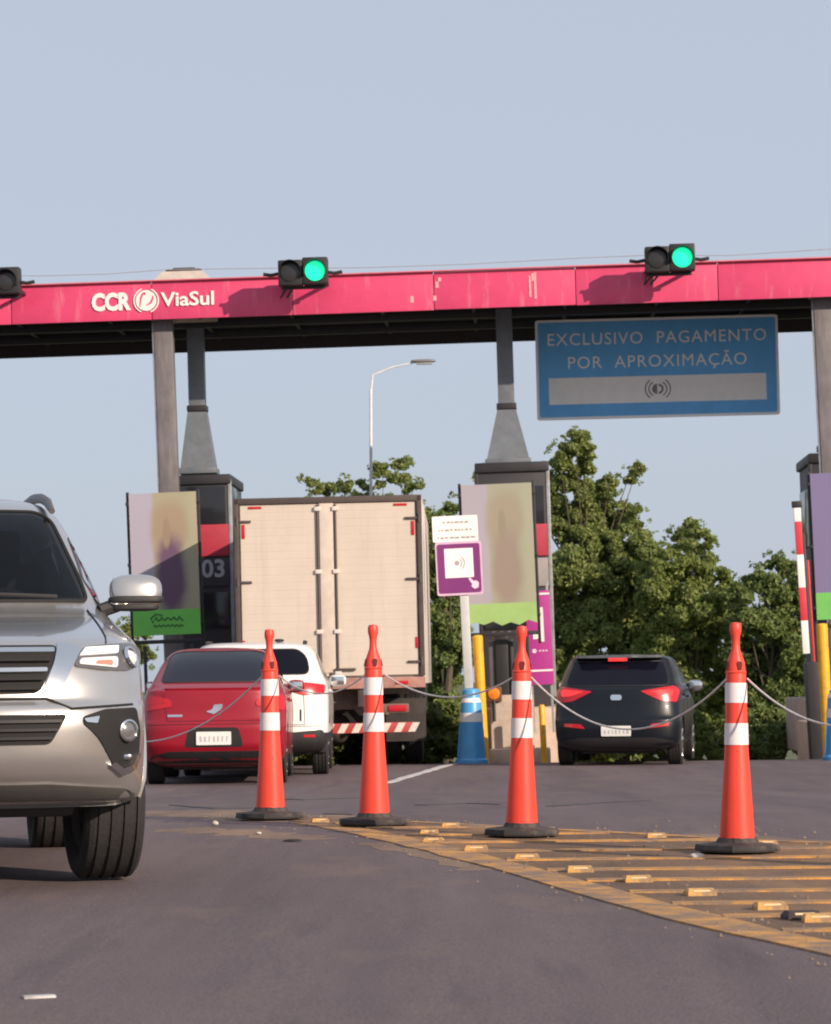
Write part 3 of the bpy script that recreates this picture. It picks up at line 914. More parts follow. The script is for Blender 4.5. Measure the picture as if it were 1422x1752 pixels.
text_obj('lettering', 'POR  APROXIMAÇÃO', .29, sign_white, sg, (0, -.012, h * .56), depth=.004, bold=.0, spacing=1.12, width=w * .735)
MB().box((-.005, -.010, h * .285), (w * .895, .008, h * .265)).build('white_strip', mat('white_sign_strip', (.92, .92, .92), .55, var=.04), sg, smooth=False)
e = MB()
for rr, a0, a1 in ((.13, 115, 245), (.19, 125, 235)):
    e.prism(arc(rr, a0, a1) + arc(rr - .02, a1, a0), Matrix.Translation((-.03, -.014, h * .285)) @ FACE_XZ, .004)
    e.prism(arc(rr, a0 - 180, a1 - 180) + arc(rr - .02, a1 - 180, a0 - 180), Matrix.Translation((.03, -.014, h * .285)) @ FACE_XZ, .004)
e.prism(arc(.085, 90, 270), Matrix.Translation((-.012, -.014, h * .285)) @ FACE_XZ, .004)
e.prism(arc(.085, 90, -90) + arc(.05, -90, 90), Matrix.Translation((.012, -.014, h * .285)) @ FACE_XZ, .004)
e.build('contactless_symbol', mat('grey_symbol', (.22, .21, .22), .6), sg, smooth=False)
for s in (-.36, .36):
    MB().box((s * w, .06, h / 2 + .3), (.06, .06, h + .5), .006).build('hanger', steel_dark_m, sg)

# ------------------------------------------------------------------ purple payment sign on a blue base
post_m = mat('pale_sign_post', (.50, .52, .52), .5, metal=.2, var=.1)
bluep_m = mat('blue_plastic', (.08, .34, .66), .4, var=.1)
purp_m = mat('purple_sign', (.17, .02, .15), .45, var=.08)
mag_m = mat('magenta_sign', (.42, .04, .27), .45, var=.08)
whiteb_m = mat('white_board', (.80, .76, .75), .55, var=.05)
def base_barrel(p, label, h=1.08):
    r = empty('blue_base', p, (0, R(1), 0), label, 'sign base', 'blue banded sign bases')
    n = 20
    MB().lathe([(0, .0), (.235, 0), (.235, .05), (.205, .08), (.165, .62), (.15, .86), (.13, .92), (.12, h - .02), (.09, h), (0, h)], n).build('barrel', bluep_m, r)
    for z0, z1 in ((.60, .73), (.88, .97)):
        f = lambda z: .205 + (.165 - .205) * (z - .08) / .54 if z < .62 else (.165 - .015 * (z - .62) / .24 if z < .86 else .15 - .02 * (z - .86) / .06)
        MB().lathe([(f(z0) + .002, z0), (f(z0) + .006, z0), (f(z1) + .006, z1), (f(z1) + .002, z1)], n).build('white_band', whiteb_m, r)
    for k in range(4):
        a = R(20 + 90 * k)
        MB().tube([(.212 * math.cos(a), .212 * math.sin(a), .1), (.172 * math.cos(a), .172 * math.sin(a), .58)], .012, 6).build('rib', bluep_m, r)
    return r
bp_ = foot(803, 44.0)
base_barrel(bp_, 'blue banded sign base left of the middle booth')
s44 = F_PX / 44.0
r = empty('payment_sign', bp_ + Vector((0, 0, 1.085)), (0, R(-1.2), R(3)), 'purple payment sign with white header on a pale post above the blue base', 'sign')
zt = lambda py: at(797, py, 44).z - bp_.z - 1.085
xt = lambda px: (px - 794) / s44
MB().box((xt(793), 0, zt(1020) / 2 + .3), (.125, .05, zt(1020) + .6), .01).build('post', post_m, r)
def panel(px0, px1, py0, py1, y, t, m_, name, rad=.02):
    X0, X1, Z0, Z1 = xt(px0), xt(px1), zt(py1), zt(py0)
    return MB().prism(rpoly([(X0, Z0), (X1, Z0), (X1, Z1), (X0, Z1)], rad), Matrix.Translation((0, y, 0)) @ FACE_XZ, t).build(name, m_, r)
panel(744, 822, 882, 926, -.03, .02, whiteb_m, 'header_board')
panel(747, 826, 926, 1018, -.03, .02, mat('pale_pink_rim', (.62, .42, .58), .5), 'rim', .04)
panel(750, 823, 930, 1014, -.051, .008, purp_m, 'purple_face', .035)
panel(762, 811, 938, 988, -.060, .005, whiteb_m, 'white_square', .01)
inkm = mat('grey_print', (.33, .32, .33), .6)
t = MB()
for k, (pa, pb, yy) in enumerate(((762, 806, 893), (754, 812, 906), (752, 812, 919))):
    x = xt(pa)
    while x < xt(pb):
        l = random.uniform(.02, .07)
        MB().box((x + l / 2, -.053, zt(yy) + random.uniform(-.004, .004)), (l, .004, .026)).build('printed_word', inkm, r, smooth=False)
        x += l + random.uniform(.012, .03)
t = MB()
cx, cz = xt(783), zt(963)
t.prism(ring_poly(.035, 16), Matrix.Translation((cx, -.066, cz)) @ FACE_XZ, .003)
for rr in (.075, .115):
    t.prism(arc(rr, -50, 50) + arc(rr - .014, 50, -50), Matrix.Translation((cx, -.066, cz)) @ FACE_XZ, .003)
t.build('wave_symbol', inkm, r, smooth=False)
cx, cz = xt(811), zt(1000)
hand = [(-.085, .085), (-.06, .10), (-.01, .045), (.03, .05), (.065, .02), (.06, -.05), (.0, -.07), (-.045, -.03), (-.03, .005), (-.045, .02)]
MB().prism(hand, Matrix.Translation((cx, -.060, cz)) @ FACE_XZ, .004).build('pointing_hand', mat('pale_pink_print', (.75, .55, .70), .5), r, smooth=False)

# magenta panel on the right of the middle booth
a, b = ploc(906, 1172, -.2), ploc(943, 1010, -.2)
w, h = b.x - a.x, b.z - a.z
p = pw(((a.x + b.x) / 2, -.2, a.z))
r = empty('magenta_sign', p, (0, R(-1), PYAW), 'narrow magenta panel with white figure between middle booth and dark hatchback', 'sign')
MB().box((0, 0, h / 2), (w, .04, h), .006).build('panel', mag_m, r)
for zz in (h * .15, h * .965):
    MB().box((0, -.023, zz), (w - .01, .006, .03)).build('white_rule', whiteb_m, r, smooth=False)
MB().prism([(-.10, .02), (-.10, .10), (.005, .10), (.005, .52), (.075, .52), (.075, -.02), (.02, -.02), (.01, .03)], Matrix.Translation((0, -.02, h * .47)) @ FACE_XZ, .006).build('figure', whiteb_m, r, smooth=False)
t = MB()
t.prism(ring_poly(.035, 14), Matrix.Translation((-.09, -.02, h * .36)) @ FACE_XZ, .006)
for k in range(3): t.box((.0 + .05 * k, -.023, h * .36), (.035, .006, .022))
t.build('logo', mat('pale_pink_print', (.75, .55, .70), .5), r, smooth=False)
for s in (-1, 1):
    MB().box((s * (w / 2 - .04), .04, h / 2 - .3), (.04, .04, h + .9), .005).build('leg', galv_m, r)

# ------------------------------------------------------------------ guard posts and small machines
yel_m = mat('yellow_guard_paint', (.80, .42, .02), .45, var=.1, dirt=((.45, .24, .05), 5.0))
def guard(px, ytop, Y, rad, label, lean=0.):
    f = foot(px, Y)
    top = at(px, ytop, Y)
    h = top.z - f.z
    r = empty('guard_post', f, (0, R(lean), 0), label, 'guard post', 'yellow steel guard posts by the booths')
    MB().lathe([(0, 0), (rad, 0), (rad, h - .03), (rad * .8, h - .008), (0, h)], 18).build('post', yel_m, r)
    MB().box((0, 0, .01), (rad * 3, rad * 3, .02), .004).build('base_plate', yel_m, r)
    return r
guard(824, 1086, 45.4, .078, 'yellow guard post right of the blue sign base', -1.2)
guard(927, 1205, 45.3, .045, 'thin yellow guard post under the magenta panel', -1)
guard(1413, 1066, 45.4, .085, 'yellow guard post at the right picture edge', -1)
f = foot(861, 45.0)
top = at(861, 1086, 45.0).z - f.z
r = empty('payment_terminal', pw(ploc(861, 1190, -1.2)), PR, 'black payment terminal on the middle island under the poster', 'terminal')
hh = ploc(861, 1083, -1.2).z - ploc(861, 1190, -1.2).z
MB().box((0, 0, hh / 2 - .02), (.20, .22, hh), .02).build('housing', black_m, r)
MB().box((-.15, .02, hh * .45), (.10, .16, hh * .86), .02).build('side_column', mat('grey_terminal', (.10, .095, .10), .45), r)
MB().box((.14, .04, hh * .45), (.08, .16, hh * .9), .015).build('side_column', booth_m, r)
for k in range(3): MB().blob((-.11 + .12 * k, -.10, hh - .01), (.05, .03, .035), 1.).build('lamp_cap', whiteb_m, r)
p = ploc(845, 1188, -2.05)
r = empty('warning_lamp', pw((p.x, -2.05, p.z - .25)), PR, 'round orange warning lamp on a short black stem beside the blue base', 'lamp')
MB().tube([(0, 0, -.16), (0, 0, .16)], .022, 8).build('stem', black_m, r)
MB().box((0, .03, .25), (.24, .08, .23), .02).build('housing', mat('brown_lamp_case', (.12, .05, .03), .5), r)
MB().lathe([(.092, 0), (.085, .012), (.045, .022), (0, .025)], 20, Matrix.Translation((0, -.012, .26)) @ FACE_XZ).build('orange_lens', mat('orange_lens', (.75, .22, .02), .35), r)
# raised barrier arm by the right booth
f = foot(1388, 46.0)
top = at(1380, 868, 46.0).z - f.z
r = empty('raised_barrier', f, (0, R(-1.6), 0), 'raised red and white barrier arm beside the right booth', 'barrier')
MB().box((.06, 0, .75), (.24, .32, 1.5), .03).build('cabinet', steel_dark_m, r)
red_m = mat('barrier_red', (.60, .03, .05), .5, var=.1)
zz = at(1388, 1118, 46.0).z - f.z
k = 0
while zz < top - .05:
    l = min(.50, top - zz)
    MB().box((-.02, -.02, zz + l / 2), (.105, .05, l), .006).build('arm_section', (red_m if k % 2 else whiteb_m), r)
    zz += l; k += 1
MB().box((-.02, -.02, top + .05), (.15, .08, .10), .01).build('arm_cap', black_m, r)
MB().box((.05, 0, (1.0 + top) / 2 - .15), (.045, .06, top - 1.5), .01).build('counter_rail', booth_m, r)
MB().box((.095, .02, (1.1 + top) / 2 - .4), (.035, .05, top - 1.9), .01).build('red_edge', red_m, r)
bq = foot(1430, 43.0)
base_barrel(bq, 'blue banded sign base cut off by the right picture edge', 1.0)

# ------------------------------------------------------------------ street lamp beyond the plaza
f = foot(640, 57)
a, b, c, d = at(634, 648, 57) - f, at(636, 640, 57) - f, at(672, 628, 57) - f, at(706, 621, 57) - f
r = empty('street_lamp', f, (0, 0, 0), 'slender pale street lamp with one arm rising behind the truck', 'street lamp')
lampm = mat('pale_lamp_pole', (.74, .72, .74), .5)
MB().tube([(0, 0, -.1), (0, 0, a.z * .5), (a.x, 0, a.z - .2)], [.042, .034, .026], 10).build('pole', lampm, r)
MB().tube([(a.x, 0, a.z - .25), (b.x + .02, 0, b.z - .02), (c.x, 0, c.z), (d.x, 0, d.z)], [.020, .018, .016, .014], 8).build('arm', lampm, r)
MB().blob((d.x + .20, 0, d.z + .03), (.24, .09, .035), .7, shear=(0, 0)).build('luminaire', mat('grey_luminaire', (.20, .19, .20), .5), r)
MB().box((d.x + .22, 0, d.z - .02), (.30, .15, .02), .005).build('diffuser', mat('lamp_diffuser', (.5, .5, .5), .3), r)

# ================================================================== VEHICLES
def pchip(ts, ys, t):
    n = len(ts)
    i = 0
    while i < n - 2 and t > ts[i + 1]: i += 1
    def dd(k): return (ys[k + 1] - ys[k]) / (ts[k + 1] - ts[k])
    def slope(k):
        if k == 0: return dd(0)
        if k == n - 1: return dd(n - 2)
        a, b = dd(k - 1), dd(k)
        return 0 if a * b <= 0 else 2 * a * b / (a + b)
    h = ts[i + 1] - ts[i]
    u = (t - ts[i]) / h
    return ((1 + 2 * u) * (1 - u) ** 2 * ys[i] + u * (1 - u) ** 2 * h * slope(i) + u * u * (3 - 2 * u) * ys[i + 1] + u * u * (u - 1) * h * slope(i + 1))
class Shell:
    """a car body as stacked plan outlines: (z, half width, front y, front depth, front n, rear y, rear depth, rear n)"""
    def __init__(s, rows, sub=5):
        ts = list(range(len(rows)))
        cols = list(zip(*rows))
        s.rows = []
        for i in range((len(rows) - 1) * sub + 1):
            r = [pchip(ts, c, i / sub) for c in cols]
            L = r[2] - r[5]
            r[3], r[6] = min(r[3], .48 * L), min(r[6], .48 * L)
            s.rows.append(r)
    def row(s, z):
        R_ = s.rows
        if z <= R_[0][0]: return R_[0]
        lo, hi = 0, len(R_) - 1
        if z >= R_[hi][0]: return R_[hi]
        while hi - lo > 1:
            m = (lo + hi) // 2
            if R_[m][0] <= z: lo = m
            else: hi = m
        t = (z - R_[lo][0]) / (R_[hi][0] - R_[lo][0])
        return [a + (b - a) * t for a, b in zip(R_[lo], R_[hi])]
    def front(s, x, z):
        r = s.row(z); u = min(.9995, abs(x) / r[1])
        return r[2] - r[3] * (1 - (1 - u ** r[4]) ** (1 / r[4]))
    def rear(s, x, z):
        r = s.row(z); u = min(.9995, abs(x) / r[1])
        return r[5] + r[6] * (1 - (1 - u ** r[7]) ** (1 / r[7]))
    def side(s, y, z):
        r = s.row(z)
        if y > r[2] - r[3]: v = min(.9995, (y - r[2] + r[3]) / r[3]); return r[1] * (1 - v ** r[4]) ** (1 / r[4])
        if y < r[5] + r[6]: v = min(.9995, (r[5] + r[6] - y) / r[6]); return r[1] * (1 - v ** r[7]) ** (1 / r[7])
        return r[1]
    def pt(s, kind, u, z):
        if kind == 'front': return Vector((u, s.front(u, z), z))
        if kind == 'rear': return Vector((u, s.rear(u, z), z))
        k = -1 if kind == 'left' else 1
        return Vector((k * s.side(u, z), u, z))
    def nrm(s, kind, u, z):
        e = .004
        a = s.pt(kind, u + e, z) - s.pt(kind, u - e, z)
        b = s.pt(kind, u, z + e) - s.pt(kind, u, z - e)
        n = a.cross(b).normalized()
        ref = {'front': Vector((0, 1, .3)), 'rear': Vector((0, -1, .3)), 'left': Vector((-1, 0, .2)), 'right': Vector((1, 0, .2))}[kind]
        return n if n.dot(ref) > 0 else -n
    def outline(s, r, nq=15, ns=12):
        z, w, yF, bF, nF, yR, bR, nR = r
        h = []
        for k in range(nq + 1):
            t = math.pi / 2 * k / nq
            h.append((w * math.sin(t) ** (2 / nF), yF - bF + bF * max(0, math.cos(t)) ** (2 / nF)))
        ya, yb = yF - bF, yR + bR
        for k in range(1, ns): h.append((w, ya + (yb - ya) * k / ns))
        for k in range(nq, -1, -1):
            t = math.pi / 2 * k / nq
            h.append((w * math.sin(t) ** (2 / nR), yR + bR - bR * max(0, math.cos(t)) ** (2 / nR)))
        return h + [(-x, y) for x, y in h[-2:0:-1]]
    def mesh(s):
        bm = bmesh.new()
        loops = [[bm.verts.new((x, y, r[0])) for x, y in s.outline(r)] for r in s.rows]
        n = len(loops[0])
        for a, b in zip(loops, loops[1:]):
            for k in range(n): bm.faces.new((a[k], a[(k + 1) % n], b[(k + 1) % n], b[k]))
        bm.faces.new(loops[0]); bm.faces.new(loops[-1])
        bmesh.ops.recalc_face_normals(bm, faces=bm.faces)
        return bm
    def patch(s, name, kind, poly, material, parent, off=.004, thick=.012, res=.05, inset=0.):
        """a plate that follows the body: poly in (across, height)"""
        dense = []
        for a, b in zip(poly, list(poly[1:]) + [poly[0]]):
            a, b = Vector(a), Vector(b)
            k = max(1, int((b - a).length / res))
            dense += [tuple(a + (b - a) * (i / k)) for i in range(k)]
        poly = dense
        n = len(poly)
        xs, zs = [p[0] for p in poly], [p[1] for p in poly]
        co = [Vector(p) for p in poly]
        y = min(xs) + res / 2
        while y < max(xs):
            z = min(zs) + res / 2
            while z < max(zs):
                if inside((y, z), poly) and min((Vector((y, z)) - Vector(q)).length for q in poly) > res * .4: co.append(Vector((y, z)))
                z += res
            y += res
        vs_, es, fs, *_ = delaunay_2d_cdt(co, [(i, (i + 1) % n) for i in range(n)], [], 1, 1e-6)
        bm = bmesh.new()
        top, bot = [], []
        for v in vs_:
            p, q = s.pt(kind, v.x, v.y), s.nrm(kind, v.x, v.y)
            top.append(bm.verts.new(p + q * off)); bot.append(bm.verts.new(p + q * (off - thick)))
        cnt = {}
        for f in fs:
            bm.faces.new([top[i] for i in f])
            for i in range(len(f)):
                e = (f[i], f[(i + 1) % len(f)])
                cnt.setdefault(tuple(sorted(e)), []).append(e)
        for l in cnt.values():
            if len(l) == 1:
                a, b = l[0]
                bm.faces.new((top[b], top[a], bot[a], bot[b]))
        return finish(name, bm, material, parent, angle=40)
    def line(s, name, kind, pts, rad, material, parent, off=.0, seg=.04, n=6):
        d = []
        for a, b in zip(pts, pts[1:]):
            a, b = Vector(a), Vector(b)
            k = max(1, int((b - a).length / seg))
            d += [a + (b - a) * (i / k) for i in range(k)]
        d.append(Vector(pts[-1]))
        P = [s.pt(kind, v.x, v.y) + s.nrm(kind, v.x, v.y) * off for v in d]
        return MB().tube(P, rad, n).build(name, material, parent)
def cut_arches(o, wheels, ra, w, depth):
    bm = bmesh.new()
    for (y, z) in wheels:
        for s_ in (-1, 1):
            M = Matrix.Translation((s_ * (w - depth / 2 + .15), y, z)) @ Matrix.Rotation(R(90), 4, 'Y')
            bmesh.ops.create_cone(bm, cap_ends=True, segments=40, radius1=ra, radius2=ra, depth=depth + .3, matrix=M)
    me = bpy.data.meshes.new('cutter'); bm.to_mesh(me); bm.free()
    c = bpy.data.objects.new('cutter', me); COL.objects.link(c); c.parent = o.parent
    md = o.modifiers.new('b', 'BOOLEAN'); md.operation = 'DIFFERENCE'; md.object = c; md.solver = 'EXACT'
    dg = bpy.context.evaluated_depsgraph_get()
    new = bpy.data.meshes.new_from_object(o.evaluated_get(dg))
    o.modifiers.clear()
    old = o.data
    o.data = new
    bpy.data.meshes.remove(old); bpy.data.objects.remove(c); bpy.data.meshes.remove(me)
    for f in o.data.polygons: f.use_smooth = True
    o.data.set_sharp_from_angle(angle=R(38))
def bool_cut(o, bm):
    bmesh.ops.recalc_face_normals(bm, faces=bm.faces)
    me = bpy.data.meshes.new('cutter'); bm.to_mesh(me); bm.free()
    c = bpy.data.objects.new('cutter', me); COL.objects.link(c); c.parent = o.parent
    md = o.modifiers.new('b', 'BOOLEAN'); md.operation = 'DIFFERENCE'; md.object = c; md.solver = 'EXACT'
    new = bpy.data.meshes.new_from_object(o.evaluated_get(bpy.context.evaluated_depsgraph_get()))
    o.modifiers.clear()
    old = o.data
    o.data = new
    bpy.data.meshes.remove(old); bpy.data.objects.remove(c); bpy.data.meshes.remove(me)
    for f in o.data.polygons: f.use_smooth = True
    o.data.set_sharp_from_angle(angle=R(38))
def see_glass(name, tint):
    m = bpy.data.materials.new(name)
    m.use_nodes = True
    N, L = m.node_tree.nodes, m.node_tree.links
    t = N.new('ShaderNodeBsdfTransparent'); t.inputs['Color'].default_value = (*tint, 1)
    g = N.new('ShaderNodeBsdfGlossy'); g.inputs['Roughness'].default_value = .03
    fr = N.new('ShaderNodeFresnel'); fr.inputs['IOR'].default_value = 1.33
    x = N.new('ShaderNodeMixShader')
    L.new(fr.outputs['Fac'], x.inputs['Fac']); L.new(t.outputs['BSDF'], x.inputs[1]); L.new(g.outputs['BSDF'], x.inputs[2])
    L.new(x.outputs['Shader'], N['Material Output'].inputs['Surface'])
    MATS[name] = m
    return m
tyre_m = mat('tyre_rubber', (.022, .020, .021), .8, var=.2, scale=20, bump=.2, bscale=60)
rim_m = mat('alloy_rim', (.45, .44, .44), .35, metal=.8, var=.05)
plastic_m = mat('black_bumper_plastic', (.022, .021, .023), .6, var=.15)
glass_m = mat('tinted_car_glass', (.006, .006, .013), .09, var=.1, spec=.2)
seam_m = mat('panel_gap', (.012, .011, .012), .8)
chrome_m = mat('chrome', (.80, .79, .78), .12, metal=1., var=.02)
plate_m = mat('white_number_plate', (.72, .72, .70), .5, var=.04)
ink_m = mat('plate_characters', (.42, .42, .44), .6)
redl_m = mat('red_tail_lens', (.50, .010, .020), .25, var=.08, coat=.3)
redlit_m = mat('lit_brake_lens', (.80, .03, .03), .25, var=.05, emit=.9)
clear_m = mat('clear_lamp_lens', (.72, .70, .70), .12, var=.05, coat=.6)
def wheel(parent, x, y, z, r, wd, spokes=5, steer=0.):
    s_ = 1 if x > 0 else -1
    M = Matrix.Rotation(R(90 * s_), 4, 'Y')
    rr = r * .66
    w = MB()
    w.lathe([(0, wd * .30), (.055, wd * .30), (.07, wd * .24), (rr * .25, wd * .18)], 20, M)
    w.lathe([(rr * .86, wd * .40), (rr * .98, wd * .42), (rr * .99, wd * .30), (rr * .90, wd * .10), (rr * .88, -wd * .3), (rr * .98, -wd * .42)], 28, M)
    for k in range(spokes):
        a = 2 * math.pi * k / spokes
        w.box(M @ (Matrix.Rotation(a, 4, 'Z') @ Vector((rr * .52, 0, wd * .26))), (wd * .14, rr * .17, rr * .86) if False else (.03, .05, .05))
        p0 = M @ (Matrix.Rotation(a, 4, 'Z') @ Vector((.05, 0, wd * .25)))
        p1 = M @ (Matrix.Rotation(a, 4, 'Z') @ Vector((rr * .93, 0, wd * .34)))
        w.tube([p0, p0.lerp(p1, .5), p1], [.04, .032, .04], 6)
    h = w.build('wheel', rim_m, parent, loc=(x, y, z), rot=(0, 0, R(steer)))
    t = MB()
    prof = [(rr * .97, wd * .40), (r * .80, wd * .52), (r * .93, wd * .51), (r * .985, wd * .44)]
    g = [.36, .30, .14, .08, -.08, -.14, -.30, -.36]
    for i, q in enumerate(g):
        prof += [(r, wd * (q + .005)), (r - .009, wd * (q - .0))] if i % 2 == 0 else [(r - .009, wd * q), (r, wd * (q - .005))]
    prof += [(r * .985, -wd * .44), (r * .93, -wd * .51), (r * .80, -wd * .52), (rr * .97, -wd * .40)]
    t.lathe(prof, 40, M)
    t.lathe([(0, -wd * .1), (rr * .9, -wd * .1)], 24, M)
    t.build('tyre', tyre_m, h)
    return h
def liner(parent, wheels, ra, w, depth, zmin=.28):
    for (y, z) in wheels:
        for s_ in (-1, 1):
            M = Matrix.Translation((s_ * (w - depth + .02), y, z)) @ Matrix.Rotation(R(90 * s_), 4, 'Y')
            mb = MB().lathe([(0, 0), (ra - .006, 0), (ra - .006, depth - .06)], 36, M)
            for v in mb.bm.verts:
                if v.co.z < zmin: v.co.z = zmin
            mb.build('wheel_arch_liner', plastic_m, parent, normals=False)
def mirror_pair(parent, shell, x, y, z, m_, dims=(.11, .07, .075)):
    for s_ in (-1, 1):
        h = MB().blob((s_ * x, y, z), dims, .65).build('side_mirror', m_, parent)
        MB().box((s_ * x, y - dims[1] * .93, z), (dims[0] * 1.5, .012, dims[2] * 1.4), .006).build('mirror_glass', chrome_m, h)
        MB().tube([(s_ * (x - dims[0] * .7), y, z - dims[2] * .5), (s_ * (shell.side(y, z - .1) - .02), y + .02, z - .12)], .022, 8).build('mirror_stalk', plastic_m, h)

def rear_car(name, label, loc, heading, rows, paint, wheels, wr, ra, spec, mir):
    """a car seen from behind: front towards local +y"""
    root = empty(name, loc, (0, R(1), R(-heading)), label, 'car')
    S = Shell(rows)
    w = max(r[1] for r in rows)
    body = finish('body', S.mesh(), paint, root, angle=38)
    cut_arches(body, wheels, ra, w, .30)
    if 'lower_z' in spec:
        body.data.materials.append(plastic_m)
        for f_ in body.data.polygons:
            if f_.center.z < spec['lower_z']: f_.material_index = 1
    liner(root, wheels, ra, w, .30)
    for i, (y, z) in enumerate(wheels):
        for s_ in (-1, 1): wheel(root, s_ * (w - .115), y, z, wr, .195, 7)
    S.patch('rear_window', 'rear', spec['window'], glass_m, root, .004)
    S.line('window_seal', 'rear', spec['window'] + spec['window'][:1], .008, plastic_m, root, .003)
    S.patch('windscreen', 'front', spec['screen'], glass_m, root, .004, res=.08)
    for kind in ('left', 'right'):
        for q in spec['side']:
            S.patch('side_window', kind, q, glass_m, root, .004, res=.08)
        for q in spec['door_lines']: S.line('door_gap', kind, q, .004, seam_m, root, .0)
        for (y, z) in spec['handles']: S.patch('door_handle', kind, rpoly([(y - .09, z - .015), (y + .09, z - .015), (y + .09, z + .015), (y - .09, z + .015)], .012), paint, root, .03, .04)
    for q in spec['gaps']: S.line('panel_gap', 'rear', q, .004, seam_m, root, .0)
    for q in spec['black']: S.patch('lower_bumper_patch', 'rear', q, plastic_m, root, .006, .014, res=.07)
    for q, m_ in spec['lamps']:
        for s_ in (-1, 1):
            pl = [(s_ * x, z) for x, z in q]
            tl_ = S.patch('tail_light', 'rear', pl, m_, root, .012, .02, res=.04)
            xs = [p[0] for p in pl]; zs = [p[1] for p in pl]
            cx, cz = sum(xs) / len(xs), sum(zs) / len(zs)
            S.patch('lens_bar', 'rear', [(cx + (x - cx) * .62, cz + (z - cz) * .42 + .015) for x, z in pl], spec.get('bar', redlit_m), tl_, .016, .008, res=.04)
    x0, x1, z0, z1 = spec['plate']
    pl = S.patch('number_plate', 'rear', rpoly([(x0, z0), (x1, z0), (x1, z1), (x0, z1)], .012), plate_m, root, .022, .03, res=.1)
    for k in range(7):
        xx = x0 + (x1 - x0) * (.09 + .125 * k)
        S.patch('character', 'rear', [(xx + random.uniform(0, .012), z0 + .032), (xx + random.uniform(.016, .034), z0 + .032), (xx + random.uniform(.02, .034), z1 - .047), (xx + random.uniform(0, .01), z1 - random.uniform(.047, .06))], ink_m, pl, .024, .003, res=.2)
    for q, m_ in spec['extra']: S.patch(q[0], 'rear', q[1], m_, root, q[2], .02, res=.05)
    mirror_pair(root, S, *mir)
    MB().box((0, (rows[0][2] + rows[0][5]) / 2, rows[0][0] - .01), (w * 1.2, (rows[0][2] - rows[0][5]) * .9, .05), .02).build('underbody', plastic_m, root)
    for s_ in (-1, 1):
        S.patch('headlight', 'front', [(s_ * a, b) for a, b in spec['head']], clear_m, root, .006, .015)
    S.patch('grille', 'front', spec['grille'], plastic_m, root, .006, .015)
    return root, S

# ------------------------------------------------------------------ red liftback nearest the plaza queue
red_paint = mat('wine_red_paint', (.30, .004, .018), .34, metal=.1, var=.04, coat=.4)
rows = [(.20, .68, 1.85, .5, 2.6, -1.86, .40, 3.4), (.27, .82, 2.08, .55, 2.6, -2.06, .40, 3.6), (.38, .86, 2.16, .6, 2.6, -2.17, .40, 3.6),
        (.46, .868, 2.19, .6, 2.6, -2.20, .40, 3.6), (.62, .870, 2.19, .6, 2.6, -2.20, .40, 3.6), (.68, .870, 2.16, .6, 2.6, -2.185, .40, 3.6), (.72, .872, 2.12, .6, 2.6, -2.15, .40, 3.6),
        (.80, .872, 1.95, .6, 2.6, -2.135, .40, 3.5), (.90, .868, 1.45, .5, 2.8, -2.13, .42, 3.3), (.97, .86, 1.02, .45, 3, -2.125, .44, 3.2), (1.02, .845, .92, .4, 3, -2.12, .44, 3.2), (1.05, .832, .86, .4, 3, -2.06, .44, 3.1),
        (1.09, .805, .76, .38, 3, -1.90, .42, 3.2), (1.20, .755, .56, .35, 3, -1.62, .40, 3.4), (1.32, .695, .32, .35, 3, -1.32, .38, 3.4), (1.41, .635, .10, .33, 3, -1.06, .36, 3.4),
        (1.46, .57, -.06, .3, 3, -.88, .3, 3.2), (1.49, .44, -.22, .25, 3, -.72, .22, 3), (1.503, .15, -.36, .1, 3, -.58, .1, 3)]
spec = dict(window=rpoly([(-.66, 1.115), (.66, 1.115), (.585, 1.43), (.45, 1.455), (-.45, 1.455), (-.585, 1.43)], .05),
            screen=rpoly([(-.70, 1.04), (.70, 1.04), (.56, 1.42), (-.56, 1.42)], .06),
            side=[rpoly([(.55, 1.02), (-.28, 1.04), (-.28, 1.40), (.02, 1.40), (.30, 1.24)], .03), rpoly([(-.34, 1.04), (-1.05, 1.06), (-1.28, 1.17), (-.95, 1.38), (-.34, 1.41)], .03)],
            door_lines=[[(.75, .35), (.75, .95)], [(-.31, .35), (-.31, 1.02)], [(-1.15, .55), (-1.15, 1.05)], [(.75, .33), (-1.0, .33)]],
            handles=[(-.16, .90), (-.98, .92)],
            gaps=[[(-.62, 1.03), (-.60, .90), (-.56, .70), (.56, .70), (.60, .90), (.62, 1.03)], [(-.80, .66), (-.45, .665), (.45, .665), (.80, .66)]],
            black=[rpoly([(-.72, .22), (.72, .22), (.80, .31), (.55, .375), (-.55, .375), (-.80, .31)], .04)],
            lamps=[(rpoly([(.50, .86), (.845, .80), (.85, .93), (.80, .99), (.52, .93)], .03), redl_m)],
            plate=(-.21, .21, .445, .585), bar=redl_m,
            extra=[(('plate_recess_shade', rpoly([(-.36, .42), (.36, .42), (.30, .63), (-.30, .63)], .05), .003), seam_m),  # first entry: flat dark patch, shade of the plate recess put into colour
                   (('lip', rpoly([(-.60, 1.035), (.60, 1.035), (.60, 1.055), (-.60, 1.055)], .01), .02), red_paint),
                   (('emblem', rpoly([(-.10, .80), (.0, .77), (.10, .83), (.11, .88), (.0, .875), (-.02, .82)], .02), .014), chrome_m),
                   (('badge', rpoly([(-.56, .745), (-.38, .745), (-.38, .77), (-.56, .77)], .005), .008), chrome_m)],
            head=rpoly([(.50, .70), (.80, .72), (.80, .80), (.55, .76)], .02), grille=rpoly([(-.45, .30), (.45, .30), (.50, .45), (-.50, .45)], .03))
rc = foot(362, 34.2)
car_y = 2.2
hd = -1.0
